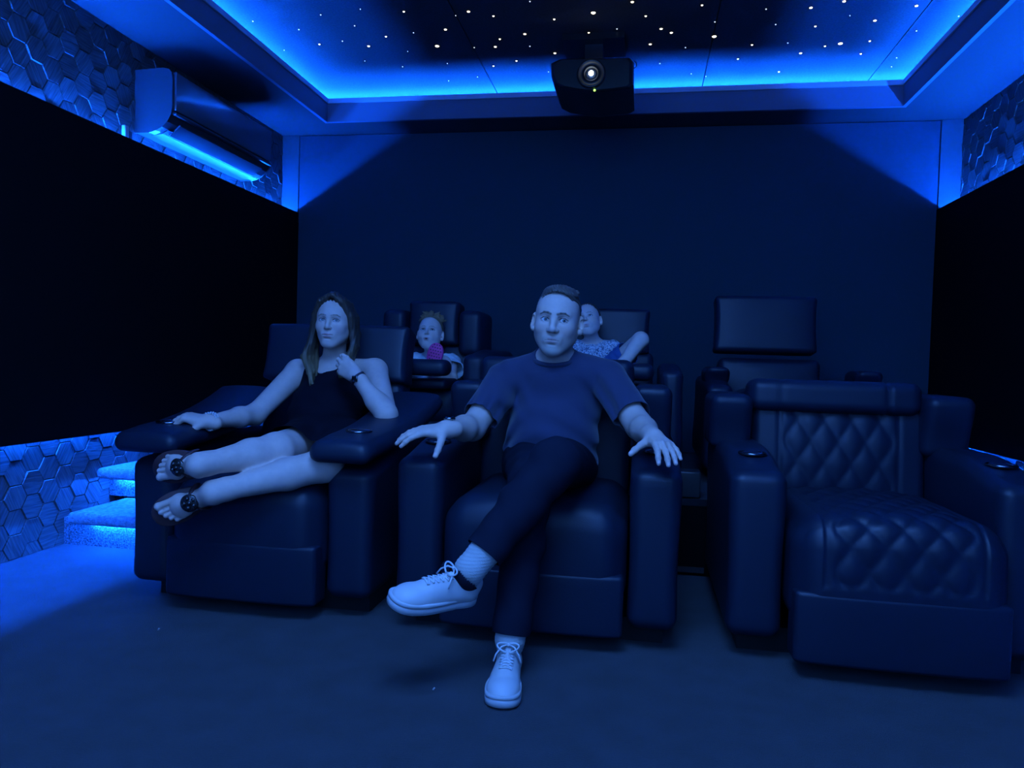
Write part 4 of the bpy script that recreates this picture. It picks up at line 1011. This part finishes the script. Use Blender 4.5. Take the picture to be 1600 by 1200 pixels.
for i in range(46):
    a = rr.uniform(-1.5, 1.5); e = rr.uniform(.5, 1.4); p = np.array([.074*math.sin(a)*math.cos(e*.6), -.055*math.cos(a)*.9+.01, .045+.082*math.sin(e)]); q = p+np.array([rr.uniform(-.025, .025), rr.uniform(-.02, .012), rr.uniform(-.004, .018)])
    H.cap(Th(*p), Th(*q), .0085, .0045, .006)
for sx in (-1, 1): H.ell(Th(sx*.094, -.02, -.03), rh(.024, .045, .05), Rh, .006, 's')
H.obj('hair', MT['hair_brown'], .003, k1, tint=Paint((.23, .15, .08)))
S = Field(); S.ell(ch, (.118, .088, .12), None, .04); S.ell(ch+[0, -.10, -.07], (.112, .12, .09), None, .04)
for sh, el in ((shR, elR), (shL, elL)): S.cap(nb+[0, .01, -.02], sh, .042, .052, .02); S.cap(sh, sh+(el-sh)*.45+[.012*np.sign(sh[0]-nb[0]), 0, 0], .052, .056, .02)
S.cap(Th(0, .03, -.05), nb+[0, -.02, .005], .038, .042, .004, 's'); S.mods.append(lambda X, Y, Z: .003*np.sin(X*150+Z*90)*np.sin(Z*120+Y*80))
so = S.obj('shirt', MT['tee_white'], .004, k1)
for sh, el in ((shR, elR), (shL, elL)): cut(so, sh+(el-sh)*.50, nrm(el-sh), .09)
thicken(so, .003)
def sole_pad(parent, heel, f, up, L, wid, mat, nmain):
    B = frame(f, up); T = lambda x, y, z: np.array(heel)+B@np.array([x, y, z]); V = []; Fc = []; n = 44
    def ring(g, z):
        for t in np.linspace(0, 2*math.pi, n, endpoint=False):
            y = L/2-(L/2+g)*math.cos(t); u = min(max(y/L, 0), 1); hw = (wid*.40+wid*.12*float(smooth01(np.array((u-.25)/.45))))*math.sqrt(max(0, 1-abs((y-L/2)/(L/2+g+1e-6))**3.5)); V.append(T((1 if t < math.pi else -1)*(hw+g), y, z))
    for g, z in ((-.004, 0), (0, .004), (0, .018), (-.006, .022)): ring(g, z)
    for i in range(3):
        for k in range(n): Fc.append((i*n+k, i*n+(k+1) % n, (i+1)*n+(k+1) % n, (i+1)*n+k))
    Fc += [tuple(range(n))[::-1], tuple(3*n+k for k in range(n))]
    return T, mesh_obj(nmain, V, Fc, mat, parent)
F = Field(); B = frame(shf, (-.1, 1, 0)); T_ = lambda x, y, z: hl+B@np.array([x, y, z])
F.cap(T_(0, .04, .03), T_(0, .12, .028), .028, .030, .02); F.cap(T_(0, .035, .04), T_(0, .045, .07), .026, .026, .01); F.ell(T_(0, .135, .024), (.033, .033, .022), B, .01)
sh_ = F.obj('shoe', MT['pink'], .003, k1)
T2, so_ = sole_pad(sh_, hl, shf, (-.1, 1, 0), .170, .078, MT['pink'], 'sole'); so_['label'] = 'bright pink sole with dark tread'
m = MB()
for i in range(11):
    for j in range(5):
        y = .012+.0148*i; x = -.026+.013*j+(.0065 if i % 2 else 0)
        if abs(x) > .030*(1 if y > .07 else .85)*math.sqrt(max(0, 1-((y-.085)/.088)**4)): continue
        q = .0042; m.add([T2(x-q, y, -.0022), T2(x, y-q*.8, -.0022), T2(x+q, y, -.0022), T2(x, y+q*.8, -.0022), T2(x-q, y, .001), T2(x, y-q*.8, .001), T2(x+q, y, .001), T2(x, y+q*.8, .001)],
            [(0, 1, 2, 3), (0, 4, 5, 1), (1, 5, 6, 2), (2, 6, 7, 3), (3, 7, 4, 0)])
m.obj('tread', MT['liner'], sh_)

# ------------------------------------------------------------------ boy in the patterned shirt
def pattern():
    m = principled('patterned_cotton', (.62, .68, .74), .85, spec=.1); nt = m.node_tree; b = nt.nodes['Principled BSDF']
    tc = nt.nodes.new('ShaderNodeTexCoord'); n = nt.nodes.new('ShaderNodeTexNoise'); n.inputs['Scale'].default_value = 95; n.inputs['Distortion'].default_value = 2.0
    nt.links.new(tc.outputs['Object'], n.inputs['Vector']); r = nt.nodes.new('ShaderNodeValToRGB')
    r.color_ramp.elements[0].position = .44; r.color_ramp.elements[0].color = (.10, .16, .26, 1); r.color_ramp.elements[1].position = .52; r.color_ramp.elements[1].color = (.66, .72, .78, 1)
    nt.links.new(n.outputs[0], r.inputs[0]); nt.links.new(r.outputs[0], b.inputs['Base Color']); return m
MT['pattern'] = pattern()
k2 = empty('person', (-.26, 3.9, .8), 'young child in a patterned collared shirt and blue shorts lounging behind the man, knees up', 'person')
F = Field(); P = Paint(SKIN_K); hc = at(919.5, 501.5, 3.90); Rh = rotz(-.12)@roty(-.20)@rotx(-.30)
Th, rh, eyes = make_head(F, P, hc, Rh, .80, kid=1, gaze=(-.1, -1, .3), lip=(.55, .24, .24), brow=(.16, .11, .08))
nb = hc+np.array([.022, .055, -.118]); F.cap(Th(0, .03, -.07), nb, .036, .042, .02)
ch = nb+[.005, -.01, -.10]; F.ell(ch, (.105, .078, .11), None, .04); hp = ch+[.0, -.09, -.10]; F.ell(hp, (.11, .10, .075), None, .04)
shR, shL = nb+[-.105, .0, -.03], nb+[.105, .0, -.03]; elR, elL = shR+[-.05, -.12, -.13], shL+[.05, -.10, -.14]; haR, haL = elR+[.05, -.12, .0], elL+[-.03, -.13, .0]
for sh, el, wr, sd in ((shR, elR, haR, -1), (shL, elL, haL, 1)):
    F.cap(nb, sh, .034, .036, .02); F.cap(sh, el, .036, .028, .02); F.cap(el, wr, .028, .019, .01)
    make_hand(F, wr, nrm(wr-el), (0, 0, 1), sd, [(.2, .3, .2)]*4, .62, .08, (.8, .4, -.2), .1)
kL_, aL_ = at(1001, 531, 3.64), at(972, 570, 3.60); kR_ = at(880, 556, 3.62); aR_ = kR_+[.04, -.10, -.12]
F.cap(hp+[.05, 0, .01], kL_, .060, .040, .03); F.cap(kL_, aL_, .036, .028, .012); F.cap(hp+[-.05, 0, .01], kR_, .060, .042, .03); F.cap(kR_, aR_, .038, .028, .012)
for a_, f_ in ((aL_, (-.8, -.45, -.1)), (aR_, (0, -1, -.1))):
    B = frame(f_, (0, 0, 1)); F.cap(a_, a_+B@np.array([0, .11, -.02]), .026, .022, .02)
F.obj('body', MT['skin'], .004, k2, tint=P, blocks=[(.0022, hc-[.11, .12, .115], hc+[.11, .12, .14]), (.004, np.array([-9, 0, 0]), np.array([9, 9, hc[2]-.107])), (.004, np.array([hc[0]+.10, 0, hc[2]-.115]), np.array([9, 9, 9]))])
add_eyes(eyes, k2)
H = Field(); H.ell(Th(0, .014, .036), rh(.0795, .098, .090), Rh, .01); H.ell(Th(0, -.096, -.006), rh(.066, .062, .082), Rh, .008, 's'); H.ell(Th(0, -.05, -.09), rh(.12, .16, .085), Rh, .01, 's')
H.mods.append(lambda X, Y, Z: .0010*np.sin(X*500+Z*200))
for sx in (-1, 1): H.ell(Th(sx*.094, -.02, -.03), rh(.024, .045, .05), Rh, .006, 's')
H.obj('hair', MT['hair_brown'], .003, k2, tint=Paint((.06, .045, .035)))
S = Field(); S.ell(ch, (.118, .090, .12), None, .04); S.ell(ch+[0, -.06, -.08], (.115, .11, .08), None, .04)
for sh, el in ((shR, elR), (shL, elL)): S.cap(nb+[0, .01, -.02], sh, .042, .050, .02); S.cap(sh, sh+(el-sh)*.5, .050, .050, .02)
S.cap(Th(0, .03, -.05), nb+[0, -.02, .005], .038, .042, .004, 's'); S.mods.append(lambda X, Y, Z: .002*np.sin(X*120+Z*60)*np.sin(Z*100))
so = S.obj('shirt', MT['pattern'], .004, k2)
for sh, el in ((shR, elR), (shL, elL)): cut(so, sh+(el-sh)*.52, nrm(el-sh), .085)
thicken(so, .003)
m = MB()
for sx in (-1, 1):
    a = nb+np.array([sx*.004, -.060, -.030]); m.add([a, a+[sx*.022, -.012, -.030], a+[sx*.052, .010, .006], a+[sx*.048, .045, .032], a+[sx*.034, .050, .034], a+[0, 0, -.006], a+[sx*.022, -.008, -.036], a+[sx*.052, .014, .000], a+[sx*.048, .049, .026], a+[sx*.034, .050, .028]],
        [(0, 1, 2, 3, 4), (9, 8, 7, 6, 5), (0, 5, 6, 1), (1, 6, 7, 2), (2, 7, 8, 3), (3, 8, 9, 4), (4, 9, 5, 0)])
m.obj('collar', MT['pattern'], k2)
S = Field(); S.ell(hp, (.122, .11, .086), None, .04)
for h_, k_, t in ((hp+[.05, 0, .01], kL_, .66), (hp+[-.05, 0, .01], kR_, .85)): S.cap(h_, h_+(k_-h_)*t, .072, .062, .03)
S.mods.append(lambda X, Y, Z: .003*np.sin(X*90+Z*70)*np.sin(Z*90-Y*60))
so = S.obj('shorts', MT['shorts'], .004, k2)
cut(so, hp+[.05, 0, .01]+(kL_-hp-[.05, 0, .01])*.70, nrm(kL_-hp), .09); thicken(so, .003)
